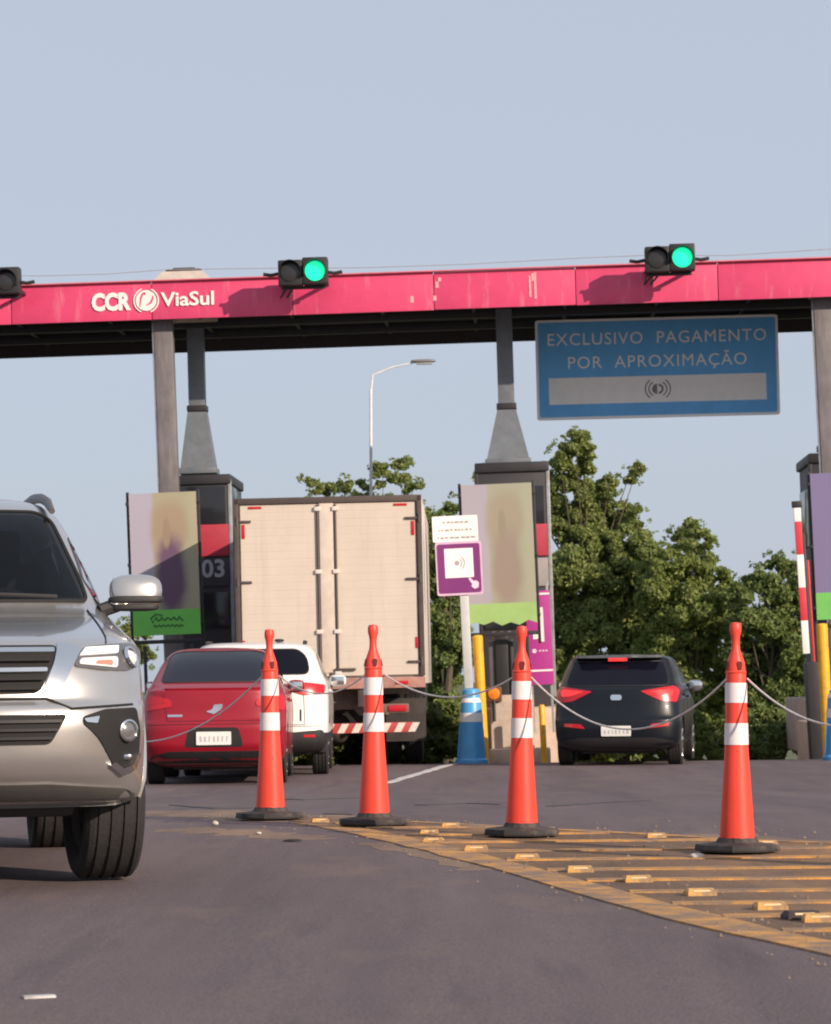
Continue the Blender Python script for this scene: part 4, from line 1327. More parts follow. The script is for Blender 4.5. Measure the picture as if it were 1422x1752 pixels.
red_car, S_ = rear_car('red_car', 'wine-red liftback seen from behind between the silver car and leftmost cone', (rc.x + math.sin(R(hd)) * car_y, rc.y + car_y, gz(rc.x, rc.y + car_y)), hd, rows, red_paint,
         [(-1.33, .315), (1.30, .315)], .315, .365, spec, (.93, .62, 1.06, red_paint))

red_car.scale = (.93, 1, 1.045)

# ------------------------------------------------------------------ white compact SUV between red car and truck
white_paint = mat('white_car_paint', (.76, .74, .72), .35, var=.02, coat=.6)
rows = [(.26, .70, 1.75, .45, 2.6, -1.86, .35, 3.4), (.33, .84, 1.98, .5, 2.6, -2.02, .36, 3.6), (.42, .885, 2.05, .55, 2.6, -2.09, .38, 3.6), (.54, .90, 2.08, .55, 2.6, -2.10, .38, 3.6),
        (.60, .90, 2.08, .55, 2.6, -2.08, .38, 3.6), (.70, .905, 2.06, .55, 2.6, -2.05, .40, 3.4), (.88, .905, 1.98, .5, 2.7, -2.04, .42, 3.3), (.98, .90, 1.62, .45, 2.8, -2.04, .44, 3.2), (1.06, .89, 1.15, .42, 3, -2.03, .46, 3.1),
        (1.12, .875, .98, .4, 3, -2.00, .46, 3.1), (1.20, .84, .86, .38, 3, -1.95, .46, 3.2), (1.34, .79, .62, .36, 3, -1.86, .46, 3.3), (1.48, .735, .36, .34, 3, -1.76, .44, 3.3), (1.545, .69, .20, .33, 3, -1.70, .42, 3.2),
        (1.585, .62, .02, .3, 3, -1.64, .4, 3), (1.61, .48, -.18, .3, 3, -1.50, .3, 3), (1.62, .18, -.45, .1, 3, -1.2, .1, 3)]
spec = dict(window=rpoly([(-.68, 1.22), (.68, 1.22), (.64, 1.43), (.53, 1.525), (-.53, 1.525), (-.64, 1.43)], [.09, .09, .10, .08, .08, .10]),
            screen=rpoly([(-.74, 1.14), (.74, 1.14), (.62, 1.52), (-.62, 1.52)], .06),
            side=[rpoly([(.62, 1.12), (-.25, 1.14), (-.25, 1.48), (.12, 1.48), (.42, 1.30)], .03), rpoly([(-.31, 1.14), (-1.08, 1.16), (-1.08, 1.47), (-.31, 1.485)], .03), rpoly([(-1.14, 1.17), (-1.55, 1.24), (-1.38, 1.44), (-1.14, 1.47)], .03)],
            door_lines=[[(.75, .42), (.75, 1.05)], [(-.28, .42), (-.28, 1.12)], [(-1.10, .62), (-1.10, 1.15)], [(.75, .40), (-.95, .40)]],
            handles=[(-.15, 1.0), (-.98, 1.02)],
            gaps=[[(-.60, 1.16), (-.62, .62), (.62, .62), (.60, 1.16)], [(-.84, .60), (.84, .60)]],
            black=[rpoly([(-.80, .28), (.80, .28), (.86, .42), (.84, .56), (.50, .53), (-.50, .53), (-.84, .56), (-.86, .42)], .05)],
            lamps=[(rpoly([(.33, 1.05), (.60, .97), (.85, .98), (.86, 1.09), (.62, 1.12), (.36, 1.11)], .03), redl_m)],
            plate=(-.2, .2, .66, .79), bar=redl_m, lower_z=.52,
            extra=[(('wiper', rpoly([(-.02, 1.235), (.30, 1.25), (.30, 1.26), (-.02, 1.25)], .004), .016), plastic_m),
                   (('reflector', rpoly([(.60, .47), (.74, .47), (.74, .50), (.60, .50)], .01), .014), redl_m),
                   (('handle_slot', rpoly([(.56, .66), (.58, .66), (.58, .80), (.56, .80)], .005), .006), seam_m),
                   (('emblem', rpoly([(-.06, .95), (.06, .95), (.06, 1.01), (-.06, 1.01)], .025), .012), chrome_m)],
            head=rpoly([(.52, .86), (.84, .88), (.82, .96), (.55, .94)], .02), grille=rpoly([(-.45, .62), (.45, .62), (.48, .82), (-.48, .82)], .03))
wc = foot(430, 37.8)
hd = -.6
white_car, S_ = rear_car('white_car', 'white compact SUV with black lower bumper, half hidden behind the red car', (wc.x + math.sin(R(hd)) * 2.1, wc.y + 2.1, gz(wc.x, wc.y + 2.1)), hd, rows, white_paint,
         [(-1.25, .335), (1.26, .335)], .335, .39, spec, (.98, .70, 1.14, white_paint))
white_car.scale = (1.03, 1, 1.04)
MB().blob((.30, -1.45, 1.635), (.06, .10, .02), .8).build('shark_fin', plastic_m, white_car)
for s_ in (-1, 1):
    MB().tube([(s_ * .60, -1.4, 1.585), (s_ * .60, -1.2, 1.625), (s_ * .60, -.2, 1.63), (s_ * .58, 0, 1.595)], .016, 8).build('roof_rail', plastic_m, white_car)

# ------------------------------------------------------------------ dark hatchback in the right lane
navy_paint = mat('blue_black_paint', (.004, .006, .011), .35, var=.05, coat=.25, spec=.3)
rows = [(.20, .66, 1.70, .45, 2.6, -1.72, .34, 3.2), (.27, .80, 1.90, .5, 2.6, -1.88, .36, 3.2), (.36, .84, 1.96, .55, 2.6, -1.955, .40, 3.2), (.50, .856, 1.98, .55, 2.6, -1.97, .42, 3.1),
        (.60, .86, 1.97, .55, 2.6, -1.96, .42, 3.1), (.66, .86, 1.94, .55, 2.6, -1.93, .42, 3.0), (.80, .858, 1.75, .5, 2.7, -1.90, .44, 2.9), (.92, .85, 1.25, .45, 2.8, -1.89, .46, 2.8), (1.00, .835, .95, .4, 3, -1.87, .48, 2.8),
        (1.06, .81, .86, .38, 3, -1.80, .48, 2.9), (1.18, .772, .62, .36, 3, -1.66, .44, 3.3), (1.30, .728, .36, .34, 3, -1.53, .42, 3.4), (1.39, .685, .14, .33, 3, -1.44, .40, 3.4),
        (1.435, .63, -.04, .3, 3, -1.40, .4, 3.2), (1.46, .47, -.22, .3, 3, -1.30, .3, 3), (1.47, .18, -.45, .1, 3, -1.05, .1, 3)]
spec = dict(window=rpoly([(-.70, 1.055), (.70, 1.055), (.665, 1.22), (.60, 1.375), (-.60, 1.375), (-.665, 1.22)], [.08, .08, .06, .04, .04, .06]),
            screen=rpoly([(-.70, 1.03), (.70, 1.03), (.58, 1.38), (-.58, 1.38)], .06),
            side=[rpoly([(.55, 1.0), (-.28, 1.03), (-.28, 1.36), (.02, 1.36), (.28, 1.22)], .03), rpoly([(-.34, 1.03), (-1.02, 1.06), (-1.22, 1.16), (-1.0, 1.34), (-.34, 1.37)], .03)],
            door_lines=[[(.72, .35), (.72, .95)], [(-.31, .35), (-.31, 1.0)], [(-1.05, .55), (-1.05, 1.05)], [(.72, .33), (-.92, .33)]],
            handles=[(-.16, .90), (-.92, .93)],
            gaps=[[(-.55, 1.03), (-.58, .85), (-.54, .60), (.54, .60), (.58, .85), (.55, 1.03)], [(-.80, .585), (.80, .585)]],
            black=[rpoly([(-.70, .22), (.70, .22), (.78, .33), (.50, .38), (-.50, .38), (-.78, .33)], .04)],
            lamps=[(rpoly([(.32, .985), (.60, .855), (.80, .835), (.83, .99), (.77, 1.045), (.55, 1.015)], .03), redl_m)],
            plate=(-.2, .2, .405, .535),
            extra=[(('emblem', rpoly([(-.075, .87), (.075, .87), (.075, .94), (-.075, .94)], .033), .014), chrome_m),
                   (('rear_reflector', rpoly([(.42, .50), (.70, .53), (.70, .57), (.48, .56)], .01), .012), redl_m),
                   (('rear_reflector', rpoly([(-.70, .53), (-.42, .50), (-.48, .56), (-.70, .57)], .01), .012), redl_m)],
            head=rpoly([(.46, .66), (.80, .70), (.78, .80), (.50, .74)], .02), grille=rpoly([(-.40, .34), (.40, .34), (.46, .54), (-.46, .54)], .03))
dc = foot(1050, 41.0)
hd = 8.5
dark_car, S_ = rear_car('dark_car', 'blue-black hatchback with lit brake lights in the right toll lane', (dc.x + math.sin(R(hd)) * 1.97, dc.y + 1.97 * math.cos(R(hd)), gz(dc.x, dc.y + 1.97)), hd, rows, navy_paint,
         [(-1.22, .305), (1.27, .305)], .305, .355, spec, (.92, .60, 1.04, chrome_m))
dark_car.scale = (1, 1, 1.03)
# roof spoiler with the high brake light
sp = MB()
sp.prism(rpoly([(-.60, -1.26), (.60, -1.26), (.56, -1.52), (.40, -1.56), (-.40, -1.56), (-.56, -1.52)], .04), Matrix.Translation((0, 0, 1.425)), .035)
spo = sp.build('roof_spoiler', mat('grey_spoiler', (.10, .105, .12), .3, coat=.6), dark_car)
MB().box((0, -1.535, 1.405), (.26, .03, .05), .012).build('high_brake_light', redlit_m, spo)
MB().tube([(0, -1.0, 1.46), (0, -1.22, 1.60)], .006, 6).build('antenna', plastic_m, dark_car)

# ------------------------------------------------------------------ silver SUV in the foreground, driving towards the camera
silver = mat('warm_silver_paint', (.54, .52, .50), .27, metal=.75, var=.03, coat=.9, dirt=((.40, .36, .32), 5.0, (1, 1, 1.5), (.58, .85)))
rows = [(.36, .85, 2.06, .45, 2.8, -2.10, .4, 3), (.40, .905, 2.20, .52, 2.8, -2.24, .4, 3), (.47, .918, 2.29, .60, 2.8, -2.32, .4, 3), (.52, .922, 2.34, .66, 2.8, -2.36, .4, 3),
        (.60, .925, 2.375, .70, 2.8, -2.38, .4, 3), (.72, .927, 2.385, .70, 2.8, -2.38, .4, 3), (.80, .927, 2.37, .70, 2.8, -2.37, .4, 3), (.84, .925, 2.335, .70, 2.8, -2.36, .4, 3), (.90, .924, 2.32, .70, 2.8, -2.35, .4, 3),
        (1.00, .922, 2.29, .72, 2.7, -2.34, .4, 3), (1.07, .918, 2.24, .74, 2.7, -2.34, .4, 3), (1.105, .908, 2.17, .76, 2.7, -2.33, .4, 3), (1.14, .895, 2.00, .74, 2.7, -2.32, .4, 3), (1.18, .880, 1.72, .66, 2.8, -2.31, .4, 3),
        (1.22, .866, 1.40, .55, 2.9, -2.30, .42, 3), (1.255, .856, 1.13, .46, 3.0, -2.28, .44, 3), (1.29, .846, .99, .42, 3.0, -2.26, .45, 3), (1.37, .825, .88, .42, 3.0, -2.22, .45, 3),
        (1.55, .765, .64, .40, 3.1, -2.12, .45, 3.2), (1.71, .705, .42, .38, 3.2, -2.03, .45, 3.2), (1.785, .665, .29, .36, 3.2, -1.98, .45, 3.2), (1.84, .61, .14, .35, 3.2, -1.9, .45, 3), (1.88, .50, -.08, .35, 3, -1.75, .4, 3), (1.90, .26, -.42, .2, 3, -1.4, .3, 3), (1.905, .1, -.7, .1, 3, -1.1, .1, 3)]
TH = R(191.5)
fx = (259 - 711) / 394.0 - .927
cen = Vector((fx - 2.38 * math.sin(R(11.5)), 13.2 + 2.38 * math.cos(R(11.5))))
suv = empty('silver_suv', (cen.x, cen.y, gz(cen.x, cen.y)), (0, R(-1), TH), 'large silver SUV driving towards the camera, cut off by the left picture edge', 'car')
S = Shell(rows)
wheels = [(-1.40, .392), (1.36, .392)]
body = finish('body', S.mesh(), silver, suv, angle=38)
cut_arches(body, wheels, .45, .927, .34)
liner(suv, wheels, .45, .927, .34, .40)
# hollow cabin with real openings behind the glass
inner = Shell([(.80, .80, .90, .2, 3, -2.05, .2, 3), (1.15, .78, .90, .25, 3, -2.1, .3, 3), (1.32, .75, .84, .3, 3, -2.08, .35, 3), (1.55, .69, .56, .3, 3, -2.0, .35, 3), (1.71, .63, .33, .3, 3, -1.9, .35, 3), (1.80, .55, .16, .3, 3, -1.8, .35, 3), (1.84, .42, 0, .2, 3, -1.65, .3, 3)])
bool_cut(body, inner.mesh())
wso = [(-.735, 1.335), (.735, 1.335), (.705, 1.43), (.60, 1.745), (.53, 1.775), (-.53, 1.775), (-.60, 1.745), (-.705, 1.43)]
bool_cut(body, MB().prism(wso, Matrix.Translation((0, 1.6, 0)) @ FACE_XZ, 1.75).bm)
SIDE = Matrix.Rotation(R(90), 4, 'Z') @ FACE_XZ
for q in ([(.72, 1.27), (-.10, 1.28), (-.10, 1.64), (.26, 1.64), (.56, 1.44)], [(-.21, 1.28), (-1.03, 1.30), (-1.03, 1.64), (-.21, 1.64)], [(-1.14, 1.31), (-1.80, 1.38), (-1.72, 1.60), (-1.14, 1.64)]):
    bool_cut(body, MB().prism(q, Matrix.Translation((-1.2, 0, 0)) @ SIDE, 2.4).bm)
bool_cut(body, MB().prism([(-.63, 1.33), (.63, 1.33), (.53, 1.63), (-.53, 1.63)], Matrix.Translation((0, -1.7, 0)) @ FACE_XZ, 1.2).bm)
cab_m = mat('dark_cabin_trim', (.035, .034, .038), .8, var=.2)
seat_m = mat('grey_seat_fabric', (.075, .068, .066), .85, var=.15)
dash = MB().box((0, .72, 1.16), (1.44, .34, .30), .08).build('dashboard', cab_m, suv)
MB().box((-.38, .70, 1.325), (.34, .24, .07), .03).build('instrument_hood', cab_m, dash)
for s_ in (-1, 1):
    st = MB().box((s_ * .38, -.32, 1.22), (.52, .18, .66), .07, rot=(R(-12), 0, 0)).build('front_seat', seat_m, suv)
    MB().box((s_ * .38, -.42, 1.63), (.28, .11, .20), .05, rot=(R(-8), 0, 0)).build('headrest', seat_m, st)
    MB().box((s_ * .38, -.05, .95), (.52, .50, .16), .06).build('cushion', seat_m, st)
MB().box((0, -1.30, 1.22), (1.30, .18, .62), .06, rot=(R(-10), 0, 0)).build('rear_seat', seat_m, suv)
ringp = [Matrix.Rotation(R(-65), 3, 'X') @ Vector((.185 * math.cos(a * math.pi / 14), .185 * math.sin(a * math.pi / 14), 0)) + Vector((-.38, .42, 1.22)) for a in range(29)]
MB().tube(ringp, .016, 8, cap=False).build('steering_wheel', cab_m, suv)
suv_glass = see_glass('tinted_windscreen_glass', (.30, .33, .38))
for (y, z) in wheels:
    for s_ in (-1, 1): wheel(suv, s_ * .775, y, z, .392, .27, 6, steer=(4 if y > 0 else 0))
for kind in ('left', 'right'):
    for (y, z) in wheels:
        S.line('arch_flare', kind, [(y + .455 * math.cos(R(a)), z + .455 * math.sin(R(a))) for a in range(0, 181, 10)], .016, silver, suv, .0)
# glass
wsp = rpoly([(-.76, 1.315), (.76, 1.315), (.735, 1.43), (.625, 1.75), (.55, 1.79), (-.55, 1.79), (-.625, 1.75), (-.735, 1.43)], .04)
ws = S.patch('windscreen', 'front', wsp, suv_glass, suv, .004, res=.06)
S.line('windscreen_seal', 'front', wsp + wsp[:1], .010, seam_m, suv, .003)
MB().box((0, .30, 1.69), (.20, .02, .07), .02).build('rear_view_mirror', plastic_m, ws)
for q, r_ in (([(.05, 1.325), (.62, 1.345)], .010), ([(-.60, 1.325), (-.05, 1.345)], .010)):
    S.line('wiper', 'front', q, r_, plastic_m, suv, .02)
S.patch('rear_window', 'rear', rpoly([(-.66, 1.30), (.66, 1.30), (.56, 1.66), (-.56, 1.66)], .06), suv_glass, suv, .004, res=.08)
for kind in ('left', 'right'):
    for q in ([(.80, 1.24), (-.12, 1.26), (-.12, 1.66), (.28, 1.66), (.60, 1.45)], [(-.19, 1.26), (-1.05, 1.28), (-1.05, 1.66), (-.19, 1.66)], [(-1.12, 1.28), (-1.85, 1.36), (-1.75, 1.62), (-1.12, 1.66)]):
        S.patch('side_window', kind, rpoly(q, .03), suv_glass, suv, .004, res=.08)
    for q in ([(.85, .48), (.85, 1.2)], [(-.15, .48), (-.15, 1.25)], [(-1.08, .85), (-1.08, 1.25)], [(.85, .45), (-.90, .45)]): S.line('door_gap', kind, q, .004, seam_m, suv)
    for y in (-.02, -.95): S.patch('door_handle', kind, rpoly([(y - .10, 1.08), (y + .10, 1.08), (y + .10, 1.11), (y - .10, 1.11)], .012), chrome_m, suv, .03, .04)
# bonnet edges
for s_ in (-1, 1):
    pts = []
    for z, fr in ((1.09, .80), (1.12, .82), (1.16, .84), (1.20, .86), (1.24, .875), (1.27, .88)):
        r_ = S.row(z); u = fr * r_[1]
        pts.append((s_ * u, S.front(u, z), z + .002))
    MB().tube(pts, .004, 6).build('bonnet_gap', seam_m, suv)
# grille with chrome bars
gm = plastic_m
gp_ = rpoly([(-.50, 1.078), (.50, 1.078), (.475, 1.0), (.41, .868), (-.41, .868), (-.475, 1.0)], .03)
gr = S.patch('grille', 'front', gp_, seam_m, suv, .006, .02, res=.06)
for z, hw, t in ((1.045, .475, .018), (1.005, .455, .010), (.965, .44, .017), (.925, .42, .010), (.885, .40, .010)):
    S.patch('grille_bar', 'front', rpoly([(-hw, z - t / 2), (hw, z - t / 2), (hw, z + t / 2), (-hw, z + t / 2)], .006), chrome_m if t > .015 else seam_m, gr, .030, .03, res=.08)
emb = rpoly([(-.10, .95), (.10, .95), (.10, 1.06), (-.10, 1.06)], .05)
S.patch('emblem', 'front', emb, chrome_m, gr, .04, .03)
low = rpoly([(-.53, .775), (.53, .775), (.45, .645), (-.45, .645)], .025)
lg = S.patch('lower_grille', 'front', low, seam_m, suv, .006, .02, res=.06)
for z, hw in ((.745, .50), (.71, .48), (.675, .455)):
    S.patch('grille_bar', 'front', rpoly([(-hw, z - .006), (hw, z - .006), (hw, z + .006), (-hw, z + .006)], .004), mat('grey_grille_bar', (.016, .015, .016), .6), lg, .022, .03, res=.08)
S.line('bumper_gap', 'front', [(-.84, .815), (-.55, .80), (-.44, .845), (.44, .845), (.55, .80), (.84, .815)], .0065, seam_m, suv, .0)
pl = S.patch('number_plate', 'front', rpoly([(-.20, .51), (.20, .51), (.20, .64), (-.20, .64)], .012), plate_m, suv, .02, .03, res=.1)
for k in range(7):
    xx = -.165 + .05 * k
    S.patch('character', 'front', [(xx, .535), (xx + random.uniform(.012, .032), .535), (xx + .03, .605), (xx, random.uniform(.58, .605))], ink_m, pl, .023, .003, res=.2)
S.patch('lower_bumper_patch', 'front', rpoly([(-.78, .372), (.78, .372), (.87, .41), (.80, .445), (.45, .475), (-.45, .475), (-.80, .445), (-.87, .41)], .02), mat('bumper_shade_grey', (.11, .105, .10), .5), suv, .008, .02, res=.06)  # shade on the inward-turning silver bumper, painted as a grey patch
lampdark = mat('lamp_housing_dark', (.20, .195, .20), .25, metal=.6)
for s_ in (-1, 1):
    f_ = lambda L: [(s_ * a, b) for a, b in L]
    # chrome wedge beside the grille, running under the headlight
    S.patch('chrome_wedge', 'front', f_(rpoly([(.42, .868), (.50, .868), (.548, .965), (.605, 1.066), (.50, 1.085), (.475, 1.0)], .015)), chrome_m, suv, .016, .02, res=.04)
    hl = S.patch('headlight', 'front', f_(rpoly([(.565, .985), (.70, .968), (.83, .965), (.895, .995), (.905, 1.06), (.86, 1.088), (.72, 1.078), (.612, 1.066)], .02)), lampdark, suv, .010, .02, res=.04)
    S.patch('drl_strip', 'front', f_(rpoly([(.59, 1.028), (.77, 1.040), (.78, 1.070), (.62, 1.060)], .006)), mat('lit_white_strip', (.95, .93, .92), .2, emit=.25, var=.02), hl, .018, .01, res=.04)
    S.patch('inner_lens', 'front', f_(rpoly([(.585, .992), (.765, .975), (.77, 1.025), (.595, 1.016)], .015)), clear_m, hl, .016, .01, res=.04)
    S.patch('indicator', 'front', f_(rpoly([(.66, .992), (.74, .985), (.74, 1.008), (.67, 1.006)], .01)), mat('amber_lens', (.55, .22, .16), .3), hl, .020, .008, res=.04)
    c0 = S.pt('front', s_ * .835, 1.022); q0 = S.nrm('front', s_ * .835, 1.022)
    M = Matrix.Translation(c0 + q0 * .012) @ q0.to_track_quat('Z', 'Y').to_matrix().to_4x4()
    MB().lathe([(.052, 0), (.050, .014), (.042, .014), (.036, .006)], 24, M).build('projector_ring', chrome_m, hl)
    MB().lathe([(.036, .004), (.026, .016), (0, .021)], 24, M).build('projector', clear_m, hl)
    # fog lamp pocket: flat patch, recess shade put in as near-black colour
    fg = S.patch('fog_lamp_housing', 'front', f_(rpoly([(.60, .765), (.70, .795), (.855, .80), (.875, .70), (.865, .545), (.815, .51), (.74, .55), (.67, .67), (.60, .735)], .02)), seam_m, suv, .007, .02, res=.04)
    S.patch('chrome_tip', 'front', f_(rpoly([(.60, .755), (.67, .765), (.66, .735), (.61, .74)], .006)), chrome_m, fg, .014, .012, res=.04)
    S.patch('fog_trim', 'front', f_(rpoly([(.715, .55), (.775, .505), (.84, .525), (.868, .60), (.848, .598), (.825, .548), (.78, .535), (.74, .565)], .006)), chrome_m, fg, .020, .02, res=.03)
    c0 = S.pt('front', s_ * .80, .70); q0 = (S.nrm('front', s_ * .80, .70) + Vector((0, .6, 0))).normalized()
    M = Matrix.Translation(c0 + q0 * .016) @ q0.to_track_quat('Z', 'Y').to_matrix().to_4x4()
    MB().lathe([(.050, -.02), (.050, .014), (.042, .018), (.040, .008)], 24, M).build('fog_ring', chrome_m, fg)
    MB().lathe([(.040, .006), (.026, .014), (0, .018)], 24, M).build('fog_lens', mat('fog_glass', (.22, .22, .23), .12, metal=.5, coat=.5), fg)
    c0 = S.pt('front', s_ * .80, .585); q0 = S.nrm('front', s_ * .80, .585)
    MB().blob(c0 + q0 * .012, (.022, .012, .014), .8).build('fog_reflector', chrome_m, fg)
    # tail lights, roof rails, mirrors
    S.patch('tail_light', 'rear', f_(rpoly([(.50, 1.0), (.84, .95), (.85, 1.2), (.56, 1.12)], .03)), redl_m, suv, .01, .02)
    MB().tube([(s_ * .635, .24, 1.795), (s_ * .625, .08, 1.850), (s_ * .612, -.15, 1.885), (s_ * .60, -.5, 1.905), (s_ * .595, -1.3, 1.905), (s_ * .60, -1.6, 1.85)], [.016, .024, .026, .026, .026, .02], 8).build('roof_rail', mat('dark_roof_rail', (.09, .085, .09), .45), suv)
    mh = MB().blob((s_ * 1.0, .78, 1.37), (.130, .075, .080), .70, 28, 16, shear=(0, -.15)).build('side_mirror', silver, suv)
    MB().blob((s_ * 1.0, .79, 1.325), (.137, .078, .022), .6, 28, 10).build('mirror_band', plastic_m, mh)
    MB().blob((s_ * .995, .78, 1.290), (.120, .068, .022), .6, 28, 10).build('mirror_foot', plastic_m, mh)
    MB().blob((s_ * .99, .782, 1.306), (.125, .072, .012), .6, 28, 10).build('mirror_trim', chrome_m, mh)
    MB().box((s_ * .995, .70, 1.37), (.20, .012, .13), .01).build('mirror_glass', chrome_m, mh)
    MB().tube([(s_ * .91, .78, 1.30), (s_ * .82, .80, 1.27)], .035, 8).build('mirror_stalk', plastic_m, mh)
    MB().tube([(s_ * .55, 1.36, .36), (s_ * .18, 1.36, .42)], .035, 8).build('suspension_arm', seam_m, suv)
MB().box((0, -.1, .36), (1.2, 3.9, .10), .03).build('underbody', plastic_m, suv)
MB().tube([(-.70, -1.40, .36), (.70, -1.40, .36)], .05, 10).build('rear_axle', seam_m, suv)

# ------------------------------------------------------------------ box truck
tw, tl_ = 2.66, 7.6
f = foot(566, 43.0)
hd = .9
truck = empty('box_truck', (f.x, f.y, gz(f.x, f.y)), (0, R(.4), R(-hd)), 'box truck with pale peach rear doors in the left toll lane', 'truck')
peach_m = mat('cream_door_panel', (.60, .515, .435), .55, var=.05, scale=1.5, dirt=((.52, .44, .365), 3.0, (2.0, 1, .18), (.50, .85)))
cside_m = mat('cream_box_side', (.66, .60, .55), .6, var=.06)
frame_m = mat('dark_door_frame', (.075, .055, .05), .6, var=.2)
chas_m = mat('dirty_chassis', (.060, .045, .038), .8, var=.35, scale=8)
rust_m = mat('brown_chassis_part', (.17, .115, .09), .8, var=.3, scale=9)
ztop, zdoor, zbox = 3.80, 1.25, 1.13
MB().box((0, tl_ / 2 + .03, (ztop + zbox) / 2), (tw, tl_, ztop - zbox - .02), .01).build('cargo_box', cside_m, truck)
# rear frame
MB().box((0, -.02, ztop - .035), (tw, .09, .09), .008).build('header_beam', frame_m, truck)
MB().box((0, -.02, zdoor - .09), (tw, .10, .15), .008).build('sill_beam', mat('sill_red_brown', (.40, .20, .16), .7, var=.25, scale=6, dirt=((.14, .09, .08), 4.0)), truck)
for s_ in (-1, 1):
    MB().box((s_ * (tw / 2 - .035), -.02, (ztop + zdoor) / 2), (.07, .09, ztop - zdoor), .008).build('side_post', frame_m, truck)
# corrugated doors
def door(xa, xb):
    bm = bmesh.new()
    n = 22
    z0, z1 = zdoor + .02, ztop - .09
    prof = []
    for k in range(n):
        za, zb_ = z0 + (z1 - z0) * k / n, z0 + (z1 - z0) * (k + 1) / n
        g = .006
        prof += [(za, -.0335), (za + g, -.036), (zb_ - g, -.036), (zb_, -.0335)]
    prev = None
    for z, y in prof:
        cur = (bm.verts.new((xa, y, z)), bm.verts.new((xb, y, z)))
        if prev: bm.faces.new((prev[0], prev[1], cur[1], cur[0]))
        prev = cur
    d = finish('door', bm, peach_m, truck, smooth=False)
    for e_ in (xa, xb):
        MB().box((e_ + (.008 if e_ == xa else -.008), -.036, (z0 + z1) / 2), (.016, .02, z1 - z0), .003).build('door_edge', frame_m, d)
    return d
dl, dr = door(-tw / 2 + .075, -.004), door(.004, tw / 2 - .075)
for d, xs in ((dl, (-.145,)), (dr, (.105,))):
    for x in xs:
        MB().tube([(x, -.060, zdoor + .02), (x, -.060, ztop - .1)], .017, 8).build('lock_rod', mat('dark_rod', (.06, .045, .04), .5), d)
        for z in (zdoor + .06, 1.9, 2.75, ztop - .16):
            MB().box((x, -.055, z), (.09, .05, .06), .008).build('rod_guide', cside_m, d)
        MB().box((x + (.10 if x > 0 else -.10), -.07, 1.36), (.30, .03, .035), .008).build('lock_handle', frame_m, d)
MB().box((-.02, -.045, (zdoor + ztop) / 2), (.20, .012, ztop - zdoor - .14), .004).build('centre_strip', mat('strip_cream', (.62, .52, .44), .55), dl)
for s_, d in ((-1, dl), (1, dr)):
    for z in (ztop - .32, 2.62, 1.45):
        MB().box((s_ * (tw / 2 - .14), -.05, z), (.20, .03, .035), .006).build('hinge', frame_m, d)
        MB().tube([(s_ * (tw / 2 - .04), -.06, z - .06), (s_ * (tw / 2 - .04), -.06, z + .06)], .022, 8).build('hinge_pin', frame_m, d)
    MB().box((s_ * 1.03, -.042, ztop - .125), (.19, .012, .035), .004).build('reflector', redl_m, d)
    MB().box((s_ * 1.20, -.042, ztop - .46), (.045, .012, .20), .004).build('reflector', redl_m, d)
    MB().box((s_ * 1.22, -.042, 1.72), (.035, .012, .16), .004).build('reflector', redl_m, d)
    MB().box((s_ * 1.0, -.075, zdoor - .09), (.18, .02, .05), .006).build('marker_lamp', redl_m, truck)
# chassis
for s_ in (-1, 1):
    MB().box((s_ * .42, 4.2, .95), (.09, 8.6, .24), .01).build('chassis_rail', chas_m, truck)
    MB().box((s_ * 1.02, 1.05, .62), (.58, .02, .62), .004).build('mud_flap', mat('mud_flap', (.05, .042, .04), .85, var=.3), truck)
    for x in (.80, 1.12):
        wheel(truck, s_ * x, 1.75, .50, .50, .26, 8)
    wheel(truck, s_ * 1.02, 7.9, .50, .50, .28, 8)
    MB().box((s_ * .88, -.02, .80), (.42, .07, .13), .015).build('lamp_bracket', rust_m, truck)
    MB().box((s_ * .93, -.065, .80), (.26, .03, .09), .015).build('tail_lamp', redl_m, truck)
    MB().box((s_ * .62, .05, .72), (.07, .10, .56), .01).build('bumper_hanger', rust_m, truck)
MB().box((0, .35, .92), (.80, .12, .26), .01).build('cross_member', rust_m, truck)
MB().blob((0, 1.75, .50), (.20, .22, .22), .9).build('differential', chas_m, truck)
MB().tube([(-1.0, 1.75, .5), (1.0, 1.75, .5)], .08, 10).build('rear_axle', chas_m, truck)
MB().tube([(-.75, .9, .75), (-.2, 2.2, .62), (.1, 3.2, .8)], .05, 8).build('leaf_spring', rust_m, truck)
MB().tube([(.75, .9, .75), (.3, 2.2, .62), (.1, 3.2, .8)], .05, 8).build('leaf_spring', rust_m, truck)
bb = MB().box((0, -.02, .53), (2.3, .06, .14), .008).build('rear_bumper', mat('bumper_red', (.42, .05, .045), .55, var=.2), truck)
x = -1.13
while x < 1.10:
    MB().prism([(0, 0), (.10, 0), (.17, .13), (.07, .13)], Matrix.Translation((x, -.050, .465)) @ FACE_XZ, .004).build('stripe', mat('stripe_white', (.72, .60, .54), .5), bb, smooth=False)
    x += .20
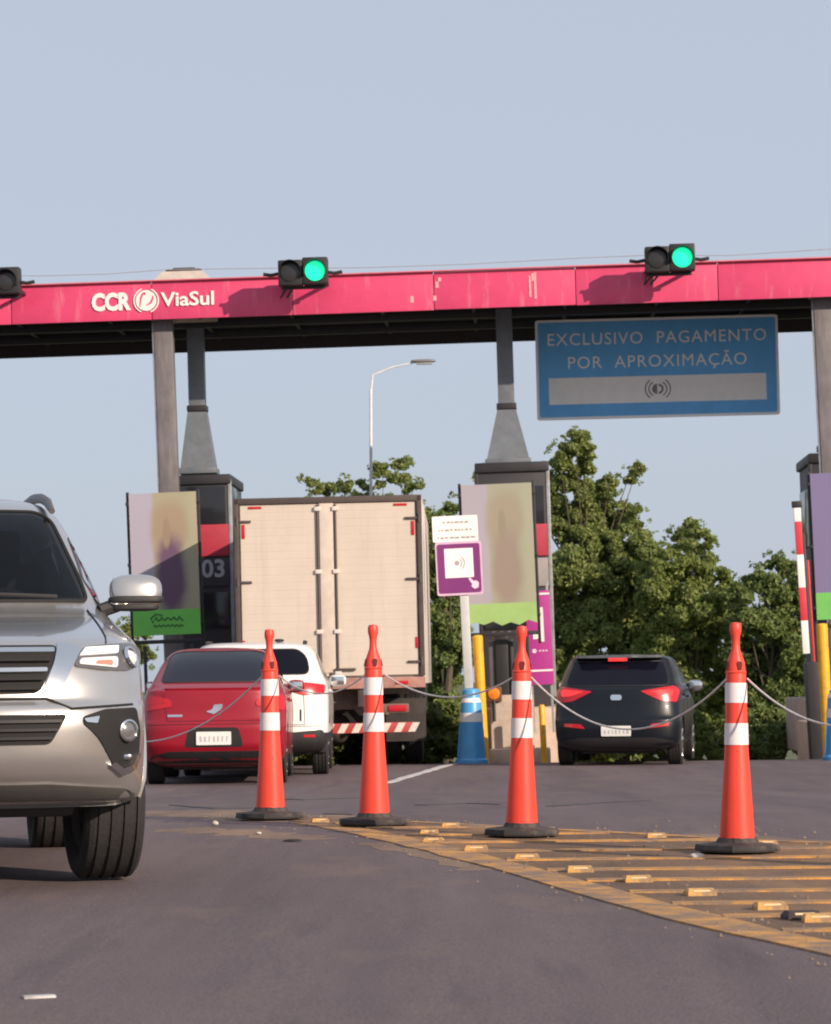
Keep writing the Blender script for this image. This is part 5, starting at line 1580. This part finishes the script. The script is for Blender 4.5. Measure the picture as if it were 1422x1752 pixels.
# cab (mostly hidden behind the box)
rows = [(.45, 1.05, 9.7, .3, 4, 7.75, .1, 5), (.6, 1.2, 9.78, .35, 4, 7.7, .1, 5), (1.2, 1.22, 9.8, .35, 4, 7.7, .1, 5), (1.9, 1.2, 9.72, .35, 4, 7.7, .1, 5), (2.5, 1.12, 9.4, .35, 4, 7.72, .1, 5), (2.75, 1.0, 9.1, .3, 4, 7.8, .1, 5), (2.82, .5, 8.9, .2, 4, 8.0, .1, 5)]
SC = Shell(rows)
finish('cab', SC.mesh(), cside_m, truck)
SC.patch('windscreen', 'front', rpoly([(-1.0, 1.7), (1.0, 1.7), (.92, 2.45), (-.92, 2.45)], .08), glass_m, truck, .006, res=.1)
for kind in ('left', 'right'): SC.patch('side_window', kind, rpoly([(8.2, 1.7), (9.1, 1.7), (9.0, 2.4), (8.2, 2.4)], .06), glass_m, truck, .006, res=.1)

# ================================================================== CONES AND ROPES
cone_m = mat('orange_red_cone_plastic', (.80, .062, .036), .45, var=.08, scale=5, dirt=((.34, .075, .05), 9.0, (1, 1, .35), (.56, .78)))
band_m = mat('reflective_white_band', (.76, .71, .71), .4, var=.07, scale=8, dirt=((.45, .33, .31), 12.0, (1, 1, .4), (.58, .8)))
rubber_m = mat('black_rubber_base', (.030, .026, .027), .8, var=.3, scale=9, dirt=((.13, .10, .085), 6.0, (1, 1, 1), (.5, .7)))
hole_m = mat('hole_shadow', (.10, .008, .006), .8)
CONE = [(.092, .03), (.093, .06), (.0615, .555), (.0575, .72), (.0545, .877), (.053, .93), (.046, .99), (.034, 1.025), (.0235, 1.055), (.021, 1.09), (.024, 1.125), (.031, 1.15), (.032, 1.175), (.026, 1.195), (0, 1.20)]
def crad(z):
    for (ra, za), (rb, zb_) in zip(CONE, CONE[1:]):
        if za <= z <= zb_: return ra + (rb - ra) * (z - za) / (zb_ - za)
    return .09
GC = 'traffic cones in a row along the painted island'
def cone_proto():
    r = empty('traffic_cone', (0, 0, 0), cat='traffic cone', group=GC)
    MB().lathe([(0, .03)] + CONE, 32).build('cone_body', cone_m, r)
    for z0, z1 in ((.555, .668), (.775, .880)):
        MB().lathe([(crad(z0), z0), (crad(z0) + .003, z0), (crad((z0 + z1) / 2) + .003, (z0 + z1) / 2), (crad(z1) + .003, z1), (crad(z1), z1)], 32).build('reflective_band', band_m, r)
    b = MB()
    b.lathe([(0, 0), (.222, 0), (.226, .010), (.220, .034), (.115, .046), (.098, .07), (0, .07)], 8, Matrix.Rotation(R(22.5), 4, 'Z'))
    b.build('rubber_base', rubber_m, r, angle=20)
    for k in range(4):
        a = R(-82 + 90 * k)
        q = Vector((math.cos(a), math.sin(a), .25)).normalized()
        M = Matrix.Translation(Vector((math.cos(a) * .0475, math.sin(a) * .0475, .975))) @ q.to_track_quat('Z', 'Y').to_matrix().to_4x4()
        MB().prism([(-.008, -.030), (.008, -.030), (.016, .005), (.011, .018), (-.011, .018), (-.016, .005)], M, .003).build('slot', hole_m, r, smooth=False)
    for z in (.935,):
        MB().lathe([(crad(z - .006), z - .006), (crad(z) + .005, z), (crad(z + .006), z + .006)], 32).build('collar_ring', cone_m, r)
    return r
proto = cone_proto()
cones = []
labs = ['leftmost traffic cone, standing in front of the red car', 'second cone from the left, in front of the truck bumper', 'third cone from the left, in front of the middle booth island',
        'rightmost and nearest traffic cone, in front of the green shrubs']
for i, (px, py, ty, sc, tilt) in enumerate([(463, 1403, 1076, .985, 1.2), (641, 1414, 1068, 1.0, 1.2), (893, 1432, 1070, 1.0, 1.8), (1262, 1460, 1064, 1.0, 1.6)]):
    p = gp(px, py)
    o = proto if i == 0 else copy_tree(proto)
    o.location = (p.x, p.y, gz(p.x, p.y) + .013)
    o.rotation_euler = (0, R(tilt), R([15, 5, -6, 10][i]))
    h = (at(px, ty, p.y).z - o.location.z) / 1.2
    o.scale = (h * .99 if i else h,) * 3 if False else (h, h, h)
    o['label'] = labs[i]
    cones.append((o, h))
rope_m = mat('pale_rope', (.74, .68, .66), .8, var=.15, scale=40, bump=.5, bscale=120)
def knot(i, side):
    o, h = cones[i]
    return Vector(o.location) + Vector((.03 * .9, 0, .90 * h)) + Vector((side * (.055) * h, -.01, 0))
def rope(a, b, low_py, low_px, label):
    """sagging rope from a to b whose lowest point shows at low_px, low_py"""
    t = .5
    Y = (a.y + b.y) / 2
    tx = (low_px - 711) / F_PX
    best = min((abs((a.x + (b.x - a.x) * k / 100) / (a.y + (b.y - a.y) * k / 100) - tx), k / 100) for k in range(5, 96))
    t = best[1]
    lp = a.lerp(b, t); lz = at(low_px, low_py, lp.y).z
    # parabola through a, low, b
    pts = []
    sag = (lp.z - lz) / (4 * t * (1 - t))
    for k in range(33):
        u = k / 32
        q = a.lerp(b, u)
        pts.append((q.x, q.y, q.z - sag * 4 * u * (1 - u)))
    o = MB().tube(pts, .0052, 6).build('rope', rope_m, None)
    return tag(o, label, 'rope', 'pale ropes strung between the cones')
off0 = gp(70, 1392); off0 = Vector((off0.x, off0.y, .9))
off1 = gp(1640, 1490); off1 = Vector((off1.x, off1.y, gz(off1.x, off1.y) + .92))
rope(off0, knot(0, -1), 1252, 310, 'rope sagging across the boot of the red car')
rope(knot(0, 1), knot(1, -1), 1186, 555, 'short rope between the two left cones')
rope(knot(1, 1), knot(2, -1), 1193, 765, 'rope between second and third cone, passing the blue base')
rope(knot(2, 1), knot(3, -1), 1248, 1070, 'rope sagging across the dark hatchback number plate')
rope(knot(3, 1), off1, 1243, 1440, 'rope leading from the rightmost cone out of the picture')
# the out-of-frame cones that carry the two outer rope ends
for q, h, lab in ((off0, 1.0, 'traffic cone hidden behind the silver SUV, holding the rope end'), (off1, 1.0, 'traffic cone just outside the right picture edge, holding the rope end')):
    o = copy_tree(proto)
    o.scale = (1, 1, 1)
    o.location = (q.x, q.y, gz(q.x, q.y) + .013)
    o['label'] = lab
